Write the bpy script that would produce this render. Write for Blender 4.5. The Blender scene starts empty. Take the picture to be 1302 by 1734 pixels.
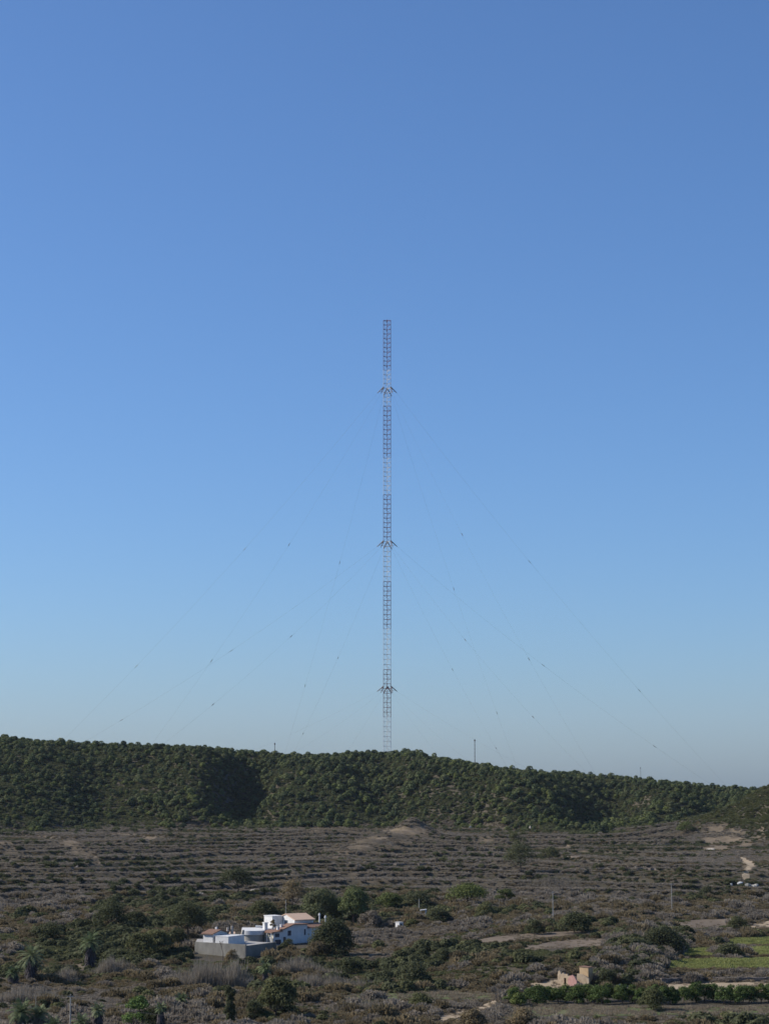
import bpy, math, random
import numpy as np
from mathutils import Vector

SC = bpy.context.scene
COL = SC.collection
RNG = np.random.default_rng(7)
R_ = random.Random(11)
rad = math.radians

# ------------------------------------------------------------------ camera model (pixels of the 1302 x 1734 photograph)
F = 3600.0
PITCH = math.atan(463 / F)
CAMZ = 37.0
KX = 3625.0                      # pixels per unit of tan(azimuth) near the ground


def ray(px, py):
    """azimuth and slope (rise per metre of run) of the line of sight through a pixel"""
    u, v = px - 651.0, 867.0 - py
    fwd = F * math.cos(PITCH) - v * math.sin(PITCH)
    up = F * math.sin(PITCH) + v * math.cos(PITCH)
    return math.atan2(u, fwd), up / math.hypot(u, fwd)


# ------------------------------------------------------------------ numpy noise
def _hash(ix, iy, seed):
    h = (ix.astype(np.int64) * 374761393 + iy.astype(np.int64) * 668265263 + seed * 1442695041) & 0xFFFFFFFF
    h = ((h ^ (h >> 13)) * 1274126177) & 0xFFFFFFFF
    return ((h ^ (h >> 16)) & 0xFFFF) / 65535.0


def vnoise(x, y, seed=0):
    x, y = np.asarray(x, float), np.asarray(y, float)
    ix, iy = np.floor(x), np.floor(y)
    fx, fy = x - ix, y - iy
    fx, fy = fx * fx * (3 - 2 * fx), fy * fy * (3 - 2 * fy)
    a, b = _hash(ix, iy, seed), _hash(ix + 1, iy, seed)
    c, d = _hash(ix, iy + 1, seed), _hash(ix + 1, iy + 1, seed)
    return (a * (1 - fx) + b * fx) * (1 - fy) + (c * (1 - fx) + d * fx) * fy


def fbm(x, y, seed=0, octs=4):
    s, a, n = 0.0, 0.5, 0.0
    for k in range(octs):
        s = s + a * vnoise(x, y, seed + 17 * k)
        n += a
        x, y, a = x * 2.03 + 5.1, y * 2.03 - 3.7, a * 0.5
    return s / n


def sstep(a, b, x):
    t = np.clip((x - a) / (b - a), 0, 1)
    return t * t * (3 - 2 * t)


# ------------------------------------------------------------------ terrain height
VR = [0, 3, 12, 40, 100, 200, 300, 380, 450, 530, 670, 860, 1200, 1300, 3000]
VZ = [-1.7, -2.2, -6, -13, -24, -32, -34.8, -35.0, -33.75, -32.8, -31.6, -28.7, -23.6, -22.5, -22]
CPX = [-600, -200, 0, 100, 200, 330, 420, 500, 560, 620, 690, 720, 800, 870, 950, 1030, 1100, 1180, 1230, 1302, 1500, 1900]
CROW = [1250, 1248, 1247, 1257, 1259, 1262, 1271, 1275, 1277, 1272, 1271, 1277, 1290, 1302, 1308, 1312, 1318, 1325, 1330, 1333, 1338, 1345]
BPX = [-600, 0, 200, 300, 430, 600, 700, 800, 870, 950, 1020, 1060, 1150, 1302, 1900]
BRR = [1180, 1160, 1215, 1195, 1205, 1215, 1220, 1200, 1160, 1115, 1115, 1170, 1220, 1230, 1230]
RC = 1420.0


def height(az, r):
    """ground height relative to the camera"""
    az, r = np.asarray(az, float), np.asarray(r, float)
    x, y = r * np.sin(az), r * np.cos(az)
    px = 651 + KX * np.tan(np.clip(az, -1.2, 1.2))
    z = np.interp(r, VR, VZ)
    near = sstep(180, 330, r)
    inval = near * (1 - sstep(1100, 1250, r))
    z = z + inval * (fbm(x / 60, y / 60, 3) - .5) * 2.2 + near * (fbm(x / 11, y / 11, 5, 3) - .5) * .8
    # bank: higher ground left of the green fields
    z = z + 2.6 * (1 - sstep(1060, 1165, px + (r - 440) * .25)) * sstep(380, 400, r) * (1 - sstep(470, 640, r)) * sstep(640, 900, px)
    # terraces
    tz = sstep(560, 640, r) * (1 - sstep(1120, 1200, r)) * (1 - sstep(1120, 1220, px) * sstep(760, 820, r))
    q = 13.0 * np.log(np.maximum(r, 1) / 560.0) / math.log(2) + (fbm(x / 120, y / 210, 21, 3) - .5) * 3.0
    fr = q - np.floor(q)
    saw = (.5 - fr) + sstep(.93, 1.0, fr)
    z = z + tz * saw * 1.9
    # bare ridge in the middle distance
    for (pa, ra, pb, rb, ha, hb, w) in ((566, 850, 700, 1100, 1.2, 4.2, 17), (695, 1100, 730, 1110, 3.8, 1.5, 12), (540, 1080, 560, 1120, 2.0, 3.0, 16)):
        ax, ay = ra * (pa - 651) / KX, ra
        bx, by = rb * (pb - 651) / KX, rb
        t = np.clip(((x - ax) * (bx - ax) + (y - ay) * (by - ay)) / ((bx - ax) ** 2 + (by - ay) ** 2), 0, 1)
        d = np.hypot(x - ax - t * (bx - ax), y - ay - t * (by - ay))
        z = z + (ha + (hb - ha) * t) * np.exp(-(d / w * 1.6) ** 2) * (.75 + .5 * fbm(x / 9, y / 9, 33, 3))
    # near right-hand hill
    mx, my = 1080 * (1440 - 651) / KX, 1080.0
    d2 = ((x - mx) ** 2 + ((y - my) * .62) ** 2) / 62.0 ** 2
    m = np.exp(-d2)
    gul = np.abs(fbm(x / 14, y / 24, 41, 4) - .5) * 2
    z = z + 38 * m - 9 * gul * m * (1 - m) * 3.0
    # wooded hill
    rb = np.interp(px, BPX, BRR)
    slope = -(np.interp(px, CPX, CROW) + 9.0 - 1330.0) / KX
    zc = slope * RC
    t = np.clip((r - rb) / (RC - rb), 0, 1)
    S = np.sin(t * math.pi / 2) ** 1.12
    zb = np.interp(rb, VR, VZ)
    env = np.sin(np.clip(t, 0, 1) * math.pi) ** .8 * (r < RC)
    rel = (fbm(x / 60, y / 100, 51) - .5) * 15
    pw = px + (fbm(y / 90, x / 90, 61) - .5) * 60
    for (pc, w, h) in ((60, 70, 4), (150, 40, -4), (345, 55, 12), (428, 46, -15), (560, 45, 6), (650, 40, -5), (742, 60, 7), (850, 75, 16), (1035, 62, -16), (1130, 50, 7), (1200, 40, -5)):
        rel = rel + h * np.exp(-((pw - pc) / w) ** 2)
    zh = zb + (zc - zb) * S + rel * env
    zh = np.minimum(zh, slope * r - 3.2 * (1 - t) - .2)
    z = np.where(r > rb, np.maximum(zh, z), z)
    back = zc - ((np.maximum(r, RC) - RC) / 900.0) ** 2 * 40
    z = np.where(r > RC, np.maximum(back, -34 - (r - 1600) * .012), z)
    return z


def span(a, b, s):
    return list(np.arange(a, b, s))


RR = np.array([2.0, 6] + span(12, 300, 12) + span(300, 330, 3) + span(330, 560, .9) + span(560, 1230, 1.7) + span(1230, 1480, 3) + span(1480, 2600, 40) + [2600 * 1.25 ** k for k in range(8)])
ain = np.arange(-18.0, 18.001, .085)
aout = np.concatenate([np.arange(18.4, 32, .8), np.arange(32, 180, 5.0)])
AA = np.radians(np.concatenate([[-180.0], -aout[::-1], ain, aout, [180.0]]))
AG, RG = np.meshgrid(AA, RR)
HG = height(AG, RG)
HG[:, -1] = HG[:, 0]


def gz(az, r):
    """ground height (world z) read off the ground mesh"""
    az, r = np.asarray(az, float), np.asarray(r, float)
    j = np.clip(np.searchsorted(AA, az) - 1, 0, len(AA) - 2)
    i = np.clip(np.searchsorted(RR, r) - 1, 0, len(RR) - 2)
    fa = (az - AA[j]) / (AA[j + 1] - AA[j])
    fr = (r - RR[i]) / (RR[i + 1] - RR[i])
    return CAMZ + (HG[i, j] * (1 - fa) + HG[i, j + 1] * fa) * (1 - fr) + (HG[i + 1, j] * (1 - fa) + HG[i + 1, j + 1] * fa) * fr


def gxy(x, y):
    return float(gz(math.atan2(x, y), math.hypot(x, y)))


MARCH = np.concatenate([np.arange(250, 700, .4), np.arange(700, 1700, 1.0)])


def ground(px, py):
    """the point of the ground seen through a pixel, and the metres per pixel there"""
    az, s = ray(px, py)
    z = gz(np.full_like(MARCH, az), MARCH) - CAMZ
    hit = np.nonzero(z >= s * MARCH)[0]
    r = MARCH[hit[0]] if len(hit) else 1600.0
    return Vector((r * math.sin(az), r * math.cos(az), float(gz(az, r)))), r / KX


def project(az, r, zw):
    """rows and columns at which world points show"""
    x, y, z = r * np.sin(az), r * np.cos(az), zw - CAMZ
    f = y * math.cos(PITCH) + z * math.sin(PITCH)
    u = -y * math.sin(PITCH) + z * math.cos(PITCH)
    f = np.where(f > .1, f, .1)
    return 651 + F * x / f, 867 - F * u / f


def inside(poly, x, y):
    res = np.zeros(np.shape(x), bool)
    n = len(poly)
    for k in range(n):
        x1, y1 = poly[k]
        x2, y2 = poly[(k + 1) % n]
        if y1 == y2:
            continue
        c = ((y1 > y) != (y2 > y)) & (x < (x2 - x1) * (y - y1) / (y2 - y1) + x1)
        res ^= c
    return res


# ------------------------------------------------------------------ materials
def rgba(c):
    return (c[0], c[1], c[2], 1)


def new_mat(name, rough=.85, spec=.2):
    m = bpy.data.materials.new(name)
    m.use_nodes = True
    b = m.node_tree.nodes['Principled BSDF']
    b.inputs['Roughness'].default_value = rough
    b.inputs['Specular IOR Level'].default_value = spec
    return m, m.node_tree, b


def mottled(name, c1, c2, scale=1.0, rough=.85, c3=None, detail=6, bump=0, coord='Object', spec=.2, stretch=None):
    m, nt, b = new_mat(name, rough, spec)
    tc = nt.nodes.new('ShaderNodeTexCoord')
    n = nt.nodes.new('ShaderNodeTexNoise')
    n.inputs['Scale'].default_value = scale
    n.inputs['Detail'].default_value = detail
    n.inputs['Roughness'].default_value = .65
    src = tc.outputs[coord]
    if stretch:
        mp = nt.nodes.new('ShaderNodeMapping')
        mp.inputs['Scale'].default_value = stretch
        nt.links.new(src, mp.inputs[0])
        src = mp.outputs[0]
    nt.links.new(src, n.inputs['Vector'])
    cr = nt.nodes.new('ShaderNodeValToRGB')
    e = cr.color_ramp.elements
    e[0].position, e[1].position = .32, .68
    e[0].color, e[1].color = rgba(c1), rgba(c2)
    if c3:
        k = e.new(.5)
        k.color = rgba(c3)
    nt.links.new(n.outputs['Fac'], cr.inputs[0])
    nt.links.new(cr.outputs[0], b.inputs['Base Color'])
    if bump:
        bp = nt.nodes.new('ShaderNodeBump')
        bp.inputs['Strength'].default_value = bump
        bp.inputs['Distance'].default_value = .1
        nt.links.new(n.outputs['Fac'], bp.inputs['Height'])
        nt.links.new(bp.outputs[0], b.inputs['Normal'])
    return m


def foliage(name, cols, scale=.8, trans=.0):
    """leaf colour: differs from plant to plant and a little from spray to spray"""
    m, nt, b = new_mat(name, .75, .15)
    oi = nt.nodes.new('ShaderNodeObjectInfo')
    cr = nt.nodes.new('ShaderNodeValToRGB')
    e = cr.color_ramp.elements
    e[0].color, e[1].color = rgba(cols[0]), rgba(cols[-1])
    for k, c in enumerate(cols[1:-1]):
        q = e.new((k + 1) / (len(cols) - 1))
        q.color = rgba(c)
    tc = nt.nodes.new('ShaderNodeTexCoord')
    n = nt.nodes.new('ShaderNodeTexNoise')
    n.inputs['Scale'].default_value = scale
    n.inputs['Detail'].default_value = 3
    nt.links.new(tc.outputs['Object'], n.inputs['Vector'])
    add = nt.nodes.new('ShaderNodeMath')
    add.operation = 'MULTIPLY_ADD'
    add.inputs[1].default_value = .9
    nt.links.new(n.outputs['Fac'], add.inputs[0])
    sub = nt.nodes.new('ShaderNodeMath')
    sub.operation = 'MULTIPLY_ADD'
    sub.inputs[1].default_value = .9
    sub.inputs[2].default_value = -.4
    nt.links.new(oi.outputs['Random'], sub.inputs[0])
    nt.links.new(sub.outputs[0], add.inputs[2])
    nt.links.new(add.outputs[0], cr.inputs[0])
    nt.links.new(cr.outputs[0], b.inputs['Base Color'])
    if trans:
        tr = nt.nodes.new('ShaderNodeBsdfTranslucent')
        nt.links.new(cr.outputs[0], tr.inputs[0])
        mx = nt.nodes.new('ShaderNodeMixShader')
        mx.inputs[0].default_value = trans
        nt.links.new(b.outputs[0], mx.inputs[1])
        nt.links.new(tr.outputs[0], mx.inputs[2])
        nt.links.new(mx.outputs[0], nt.nodes['Material Output'].inputs[0])
    return m


def ground_mat():
    m, nt, b = new_mat('valley_ground', .95, .1)
    L, N = nt.links.new, nt.nodes.new
    geo = N('ShaderNodeNewGeometry')
    def noise(scale, detail=6, vec=None):
        n = N('ShaderNodeTexNoise')
        n.inputs['Scale'].default_value = scale
        n.inputs['Detail'].default_value = detail
        n.inputs['Roughness'].default_value = .7
        L(vec or geo.outputs['Position'], n.inputs['Vector'])
        return n
    def ramp(f, stops):
        c = N('ShaderNodeValToRGB')
        e = c.color_ramp.elements
        e[0].position, e[0].color = stops[0][0], rgba(stops[0][1])
        e[1].position, e[1].color = stops[-1][0], rgba(stops[-1][1])
        for p, col in stops[1:-1]:
            q = e.new(p)
            q.color = rgba(col)
        L(f, c.inputs[0])
        return c
    base = ramp(noise(.045, 10).outputs['Fac'], [(.3, (.060, .052, .038)), (.47, (.082, .069, .051)), (.58, (.070, .062, .043)), (.72, (.105, .086, .062))])
    sand = ramp(noise(.35, 8).outputs['Fac'], [(.3, (.13, .10, .068)), (.5, (.19, .148, .10)), (.75, (.30, .235, .16))])
    at = N('ShaderNodeAttribute')
    at.attribute_name = 'bare'
    mx = N('ShaderNodeMix')
    mx.data_type = 'RGBA'
    add = N('ShaderNodeMath')
    add.operation = 'ADD'
    n3 = noise(.5, 8)
    s = N('ShaderNodeMath')
    s.operation = 'MULTIPLY_ADD'
    s.inputs[1].default_value = 1.0
    s.inputs[2].default_value = -.5
    L(n3.outputs['Fac'], s.inputs[0])
    L(at.outputs['Fac'], add.inputs[0])
    L(s.outputs[0], add.inputs[1])
    st = N('ShaderNodeMapRange')
    st.inputs['From Min'].default_value = .25
    st.inputs['From Max'].default_value = .95
    L(add.outputs[0], st.inputs['Value'])
    L(st.outputs[0], mx.inputs['Factor'])
    L(base.outputs[0], mx.inputs[6])
    L(sand.outputs[0], mx.inputs[7])
    L(mx.outputs[2], b.inputs['Base Color'])
    bp = N('ShaderNodeBump')
    bp.inputs['Strength'].default_value = .6
    bp.inputs['Distance'].default_value = .3
    L(noise(1.3, 8).outputs['Fac'], bp.inputs['Height'])
    L(bp.outputs[0], b.inputs['Normal'])
    return m


MAT = {}
MAT['ground'] = ground_mat()
MAT['sand'] = mottled('sandy_track', (.27, .20, .13), (.40, .32, .22), .25, .95, (.33, .26, .175), bump=.3)
MAT['ploughed'] = mottled('ploughed_soil', (.12, .092, .066), (.19, .148, .105), .12, .95, (.15, .118, .085), bump=.3, stretch=(1, .35, 1))
MAT['meadow'] = mottled('meadow_soil', (.075, .092, .032), (.15, .135, .07), .12, .95, (.09, .108, .04), bump=.2)
MAT['crop'] = mottled('crop_soil', (.15, .17, .05), (.20, .215, .07), .2, .95, bump=.2)
MAT['rock'] = mottled('pale_limestone', (.30, .26, .21), (.55, .50, .43), 1.3, .9, bump=.5)
MAT['whiterock'] = mottled('white_limestone', (.6, .58, .54), (.82, .80, .76), 1.5, .9, bump=.4)
MAT['bark'] = mottled('grey_brown_bark', (.06, .045, .035), (.13, .10, .078), 5, .95, bump=.4)
MAT['palmbark'] = mottled('palm_skirt', (.05, .045, .05), (.10, .085, .085), 4, .95, bump=.5, stretch=(1, 1, .3))
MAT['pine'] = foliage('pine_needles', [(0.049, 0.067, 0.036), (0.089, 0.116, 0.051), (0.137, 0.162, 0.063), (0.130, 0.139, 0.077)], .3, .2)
MAT['pinelit'] = foliage('sunlit_pine_needles', [(0.088, 0.106, 0.039), (0.131, 0.157, 0.049), (0.170, 0.193, 0.064)], .3, .2)  # lighter copy of the pine needles, with sunlight put into the colour
MAT['olive'] = foliage('olive_scrub_leaves', [(0.150, 0.121, 0.072), (0.195, 0.156, 0.091), (0.241, 0.190, 0.111)], .7, .35)
MAT['grey'] = foliage('grey_scrub_twigs', [(0.199, 0.171, 0.136), (0.248, 0.214, 0.170), (0.303, 0.261, 0.208)], .7, .35)
MAT['dark'] = foliage('dark_scrub_leaves', [(0.069, 0.078, 0.041), (0.090, 0.100, 0.050), (0.114, 0.121, 0.064)], .7, .35)
MAT['green'] = foliage('green_scrub_leaves', [(0.098, 0.104, 0.050), (0.129, 0.137, 0.062), (0.161, 0.165, 0.077)], .7, .35)
MAT['hillgreen'] = foliage('hillside_heath_leaves', [(.085, .094, .036), (.115, .122, .046), (.145, .142, .06)], .7, .3)
MAT['bright'] = foliage('fresh_green_leaves', [(0.072, 0.126, 0.034), (0.102, 0.168, 0.043), (0.132, 0.198, 0.060)], .7, .2)
MAT['orchard'] = foliage('orchard_leaves', [(0.058, 0.091, 0.029), (0.089, 0.130, 0.038), (0.137, 0.163, 0.049)], .9, .15)
MAT['drygrass'] = foliage('dry_grass_blades', [(0.204, 0.167, 0.119), (0.254, 0.209, 0.150), (0.309, 0.255, 0.180)], .7, .35)
MAT['greengrass'] = foliage('green_grass_blades', [(0.182, 0.194, 0.068), (0.256, 0.281, 0.088), (0.319, 0.321, 0.126)], .7, .2)
MAT['cane'] = foliage('dead_cane_stalks', [(0.181, 0.160, 0.127), (0.230, 0.201, 0.160), (0.273, 0.239, 0.191)], .7, .35)
MAT['frond'] = foliage('palm_fronds', [(0.088, 0.119, 0.056), (0.131, 0.167, 0.077), (0.174, 0.198, 0.104)], .7, .15)
MAT['white'] = mottled('white_limewash', (.56, .555, .54), (.69, .68, .66), 1.2, .8)
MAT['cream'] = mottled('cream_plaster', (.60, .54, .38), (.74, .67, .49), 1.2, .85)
MAT['block'] = mottled('grey_blockwork', (.30, .285, .25), (.40, .38, .335), .8, .95, bump=.3)
MAT['yardwall'] = mottled('weathered_blockwork', (.155, .15, .132), (.255, .245, .215), .55, .95, (.21, .20, .175), bump=.4, stretch=(1, 1, .5))
MAT['concrete'] = mottled('terrace_concrete', (.33, .31, .28), (.42, .40, .37), .6, .95)
MAT['tile'] = mottled('terracotta_tiles', (.17, .10, .07), (.27, .17, .12), 2.2, .9, (.22, .13, .092), bump=.6, stretch=(1, 6, 1))
MAT['paletile'] = mottled('weathered_tiles', (.50, .34, .24), (.62, .45, .33), 2.0, .9, bump=.5, stretch=(1, 6, 1))
MAT['glass'] = mottled('dark_window_glass', (.02, .035, .06), (.035, .055, .085), 2, .2, spec=.5)
MAT['frame'] = mottled('white_window_paint', (.72, .72, .70), (.8, .8, .79), 3, .6)
MAT['wood'] = mottled('pole_wood', (.30, .28, .25), (.42, .40, .36), 2, .9, stretch=(1, 1, .1))
MAT['conc_pole'] = mottled('pole_concrete', (.32, .31, .29), (.42, .41, .38), 2, .9)
MAT['wire'] = mottled('wire_steel', (.05, .05, .055), (.08, .08, .085), 1, .6, spec=.4)
MAT['mastred'] = mottled('mast_red_paint', (.14, .032, .032), (.19, .045, .042), .3, .6, spec=.3)
MAT['mastwhite'] = mottled('mast_white_paint', (.62, .62, .60), (.74, .735, .71), .3, .6, spec=.3)
MAT['steel'] = mottled('mast_steel', (.08, .065, .07), (.13, .10, .10), .6, .6, spec=.4)
MAT['porcelain'] = mottled('dark_insulator_porcelain', (.05, .04, .035), (.08, .06, .05), 1, .4, spec=.5)
MAT['stone'] = mottled('ruin_stone', (.32, .24, .16), (.50, .40, .28), 1.6, .95, (.42, .33, .23), bump=.6)
MAT['ochre'] = mottled('ochre_plaster', (.42, .29, .16), (.54, .39, .23), 1.2, .95, bump=.4)
MAT['pink'] = mottled('pink_plaster', (.42, .22, .19), (.54, .32, .27), 1.6, .95, bump=.4)
MAT['darkwood'] = mottled('dark_timber', (.04, .03, .02), (.08, .06, .04), 3, .9)


# ------------------------------------------------------------------ mesh helpers
class MB:
    """collects shapes, then links them as one mesh object"""
    def __init__(self):
        self.v, self.f = [], []

    def add(self, vs, fs):
        o = len(self.v)
        self.v += [tuple(p) for p in vs]
        self.f += [tuple(i + o for i in f) for f in fs]
        return self

    def tube(self, p0, p1, r0, r1=None, n=6, caps=True):
        p0, p1 = Vector(p0), Vector(p1)
        r1 = r0 if r1 is None else r1
        d = (p1 - p0).normalized()
        s = d.cross(Vector((0, 0, 1)) if abs(d.z) < .95 else Vector((1, 0, 0))).normalized()
        t = d.cross(s)
        vs = []
        for p, r in ((p0, r0), (p1, r1)):
            vs += [p + (s * math.cos(k * 2 * math.pi / n) + t * math.sin(k * 2 * math.pi / n)) * r for k in range(n)]
        fs = [(k, (k + 1) % n, n + (k + 1) % n, n + k) for k in range(n)]
        if caps:
            fs += [tuple(range(n))[::-1], tuple(range(n, 2 * n))]
        return self.add(vs, fs)

    def path(self, pts, r0, r1, n=5):
        for k in range(len(pts) - 1):
            a, b = k / (len(pts) - 1), (k + 1) / (len(pts) - 1)
            self.tube(pts[k], pts[k + 1], r0 + (r1 - r0) * a, r0 + (r1 - r0) * b, n)
        return self

    def prism(self, prof, o, u, v, w):
        """polygon PROF in the plane (u, v) at o, pushed along w"""
        o, u, v, w = Vector(o), Vector(u), Vector(v), Vector(w)
        a = [o + u * p[0] + v * p[1] for p in prof]
        n = len(prof)
        return self.add(a + [p + w for p in a], [tuple(range(n))[::-1], tuple(range(n, 2 * n))] + [(k, (k + 1) % n, n + (k + 1) % n, n + k) for k in range(n)])

    def build(self, name, mat, parent=None, loc=None, bevel=0):
        me = bpy.data.meshes.new(name)
        me.from_pydata(self.v, [], self.f)
        me.materials.append(mat)
        me.validate()
        import bmesh
        bm = bmesh.new()
        bm.from_mesh(me)
        bmesh.ops.recalc_face_normals(bm, faces=bm.faces)
        bm.to_mesh(me)
        bm.free()
        ob = bpy.data.objects.new(name, me)
        COL.objects.link(ob)
        if parent is not None:
            ob.parent = parent
        if loc is not None:
            ob.location = loc
        if bevel:
            bv = ob.modifiers.new('bevel', 'BEVEL')
            bv.width = bevel
            bv.segments = 2
            bv.limit_method = 'ANGLE'
        return ob


def quads_mesh(name, V, mat):
    """V: (n, 4, 3) loose quads"""
    n = len(V)
    me = bpy.data.meshes.new(name)
    me.vertices.add(n * 4)
    me.vertices.foreach_set('co', np.asarray(V, np.float32).ravel())
    me.loops.add(n * 4)
    me.loops.foreach_set('vertex_index', np.arange(n * 4, dtype=np.int32))
    me.polygons.add(n)
    me.polygons.foreach_set('loop_start', np.arange(0, n * 4, 4, dtype=np.int32))
    me.update()
    me.materials.append(mat)
    return me


def mesh_obj(name, me, parent=None, loc=None):
    o = bpy.data.objects.new(name, me)
    COL.objects.link(o)
    if parent is not None:
        o.parent = parent
    if loc is not None:
        o.location = loc
    return o


def tag(o, label=None, cat=None, group=None, kind=None):
    if label:
        o['label'] = label
    if cat:
        o['category'] = cat
    if group:
        o['group'] = group
    if kind:
        o['kind'] = kind
    return o


def thing(name, label, cat, loc, rz=0, group=None):
    o = bpy.data.objects.new(name, None)
    o.empty_display_size = .5
    COL.objects.link(o)
    o.location = loc
    o.rotation_euler = (0, 0, rz)
    return tag(o, label, cat, group)


def unit(n, rng):
    d = rng.normal(size=(n, 3))
    return d / np.linalg.norm(d, axis=1, keepdims=True)


def leaves(cent, out, size, rng, asp=1.6, outw=.7):
    """quads at CENT whose normals lean towards OUT"""
    n = len(cent)
    nrm = unit(n, rng) + out * outw
    nrm /= np.linalg.norm(nrm, axis=1, keepdims=True) + 1e-9
    a = np.cross(nrm, unit(n, rng))
    a /= np.linalg.norm(a, axis=1, keepdims=True) + 1e-9
    b = np.cross(nrm, a)
    s = size * rng.uniform(.6, 1.35, (n, 1))
    a, b = a * s * .5 * math.sqrt(asp), b * s * .5 / math.sqrt(asp)
    bend = nrm * s * .18
    return np.stack([cent - a - bend, cent - b + bend * .6, cent + a - bend, cent + b + bend * .6], 1)


def dome(n, rng, lobes=6, flat=.75, size=.2, low=-.15, asp=1.6):
    """leaf quads of a lumpy bush about 1 m in radius, standing on z = 0"""
    L = unit(lobes, rng)
    L[:, 2] = np.abs(L[:, 2]) * .8
    lr = rng.uniform(.35, .6, lobes)
    cen = L * (1 - lr[:, None]) * rng.uniform(.75, 1.05, (lobes, 1))
    k = rng.integers(0, lobes, n)
    d = unit(n, rng)
    rr = rng.uniform(.55, 1.0, (n, 1)) ** .5
    p = cen[k] + d * rr * lr[k][:, None]
    p[:, 2] *= flat
    p[:, 2] = p[:, 2] + .22
    p[:, 2] = np.where(p[:, 2] < .02, rng.uniform(.02, .3, n), p[:, 2])
    o = p / (np.linalg.norm(p, axis=1, keepdims=True) + 1e-6) * .5 + d * .6
    return leaves(p, o, size, rng, asp, 1.5)


def broom(n, rng, lobes=6, flat=.75, w=.07, ln=.42):
    """thin upright sprays of a twiggy bush about 1 m in radius"""
    L = unit(lobes, rng)
    L[:, 2] = np.abs(L[:, 2]) * .55
    lr = rng.uniform(.35, .6, lobes)
    cen = L * (1 - lr[:, None]) * rng.uniform(.8, 1.1, (lobes, 1))
    k = rng.integers(0, lobes, n)
    d = unit(n, rng)
    p = cen[k] + d * rng.uniform(.5, 1.0, (n, 1)) ** .5 * lr[k][:, None]
    p[:, 2] = np.abs(p[:, 2]) * flat * 1.25 + .05
    up = np.array([0, 0, 1.0]) + d * np.array([.75, .75, .2]) + rng.normal(size=(n, 3)) * .28
    up /= np.linalg.norm(up, axis=1, keepdims=True)
    s = np.cross(up, unit(n, rng))
    s /= np.linalg.norm(s, axis=1, keepdims=True) + 1e-9
    l = (ln * rng.uniform(.6, 1.3, (n, 1)))
    s = s * w * rng.uniform(.6, 1.4, (n, 1))
    b = p - up * l * .45
    b[:, 2] = np.maximum(b[:, 2], 0)
    t = p + up * l * .55
    return np.stack([b - s, b + s, t + s * .5, t - s * .5], 1)


def blades(n, rng, rad_, h, w, lean=.25):
    """upright thin blades in a clump"""
    a = rng.uniform(0, 2 * math.pi, n)
    q = np.sqrt(rng.uniform(0, 1, n)) * rad_
    p = np.stack([np.cos(a) * q, np.sin(a) * q, np.zeros(n)], 1)
    hh = h * rng.uniform(.55, 1.1, n)
    ln = rng.normal(size=(n, 2)) * lean
    top = p + np.stack([ln[:, 0] * hh, ln[:, 1] * hh, hh], 1)
    b = rng.uniform(0, math.pi, n)
    s = np.stack([np.cos(b), np.sin(b), np.zeros(n)], 1) * w * .5
    return np.stack([p - s, p + s, top + s * .35, top - s * .35], 1)


# ------------------------------------------------------------------ ground, tracks, fields
nr, na = HG.shape
XG, YG, ZG = RG * np.sin(AG), RG * np.cos(AG), HG + CAMZ
PXG, PYG = project(AG, RG, ZG)
front = np.abs(AG) < rad(18)

BARE = [(676, 1406, 40, 8, .85), (646, 1420, 34, 7, .85), (612, 1434, 30, 6, .85), (588, 1446, 22, 5, .8), (712, 1404, 20, 8, .9), (570, 1452, 18, 4, .75), (540, 1402, 60, 3, .7), (205, 1412, 60, 3, .7), (130, 1438, 10, 16, .8), (165, 1452, 10, 12, .8), (8, 1428, 20, 6, .8),
    (430, 1436, 60, 4, .55), (500, 1455, 70, 4, .5), (760, 1440, 50, 4, .5), (300, 1450, 60, 3, .45), (1060, 1440, 60, 3, .45), (880, 1500, 70, 4, .5), (640, 1492, 50, 4, .5), (250, 1490, 60, 4, .45), (90, 1500, 60, 4, .5),
    # centre x, y, half width, half height in the photograph, strength
    (692, 1408, 46, 10, 1.0), (640, 1424, 50, 9, .75), (590, 1440, 36, 8, .6), (545, 1407, 30, 6, .6), (600, 1404, 40, 4, .5),
    (120, 1428, 26, 9, .85), (150, 1446, 22, 9, .8), (170, 1462, 18, 7, .8), (20, 1442, 26, 14, .6), (255, 1420, 22, 5, .8), (350, 1416, 50, 4, .6), (60, 1418, 60, 4, .6),
    (825, 1420, 18, 5, .8), (960, 1432, 22, 3, 1.0), (905, 1410, 20, 10, .45), (935, 1420, 18, 8, .4), (990, 1440, 10, 8, .6),
    (1215, 1404, 34, 9, .72), (1250, 1408, 24, 8, .7), (1205, 1424, 20, 10, .85), (1238, 1421, 36, 9, .92), (1264, 1430, 20, 7, .85), (1222, 1436, 30, 7, .9), (1285, 1418, 22, 8, .65), (1290, 1405, 10, 7, .8), (1290, 1440, 14, 5, .6), (1200, 1437, 12, 4, 1.2),
    (1262, 1470, 14, 24, .7), (1290, 1470, 14, 24, .5), (1100, 1536, 22, 4, .8), (20, 1572, 30, 5, 1.0), (58, 1556, 14, 4, .8), (140, 1635, 11, 7, .9),
    (592, 1578, 14, 5, 1.0), (625, 1615, 40, 8, .6), (600, 1655, 16, 8, .7), (685, 1580, 60, 8, .3), (870, 1640, 40, 20, .35), (400, 1508, 50, 3, .7), (330, 1510, 20, 4, .7),
    (240, 1645, 12, 3, .8), (490, 1472, 60, 5, .35), (700, 1590, 60, 5, .35), (1160, 1536, 40, 5, .4), (945, 1600, 80, 8, .3), (600, 1478, 10, 3, .8), (430, 1675, 20, 5, .6)]
bare = np.zeros_like(HG)
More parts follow.
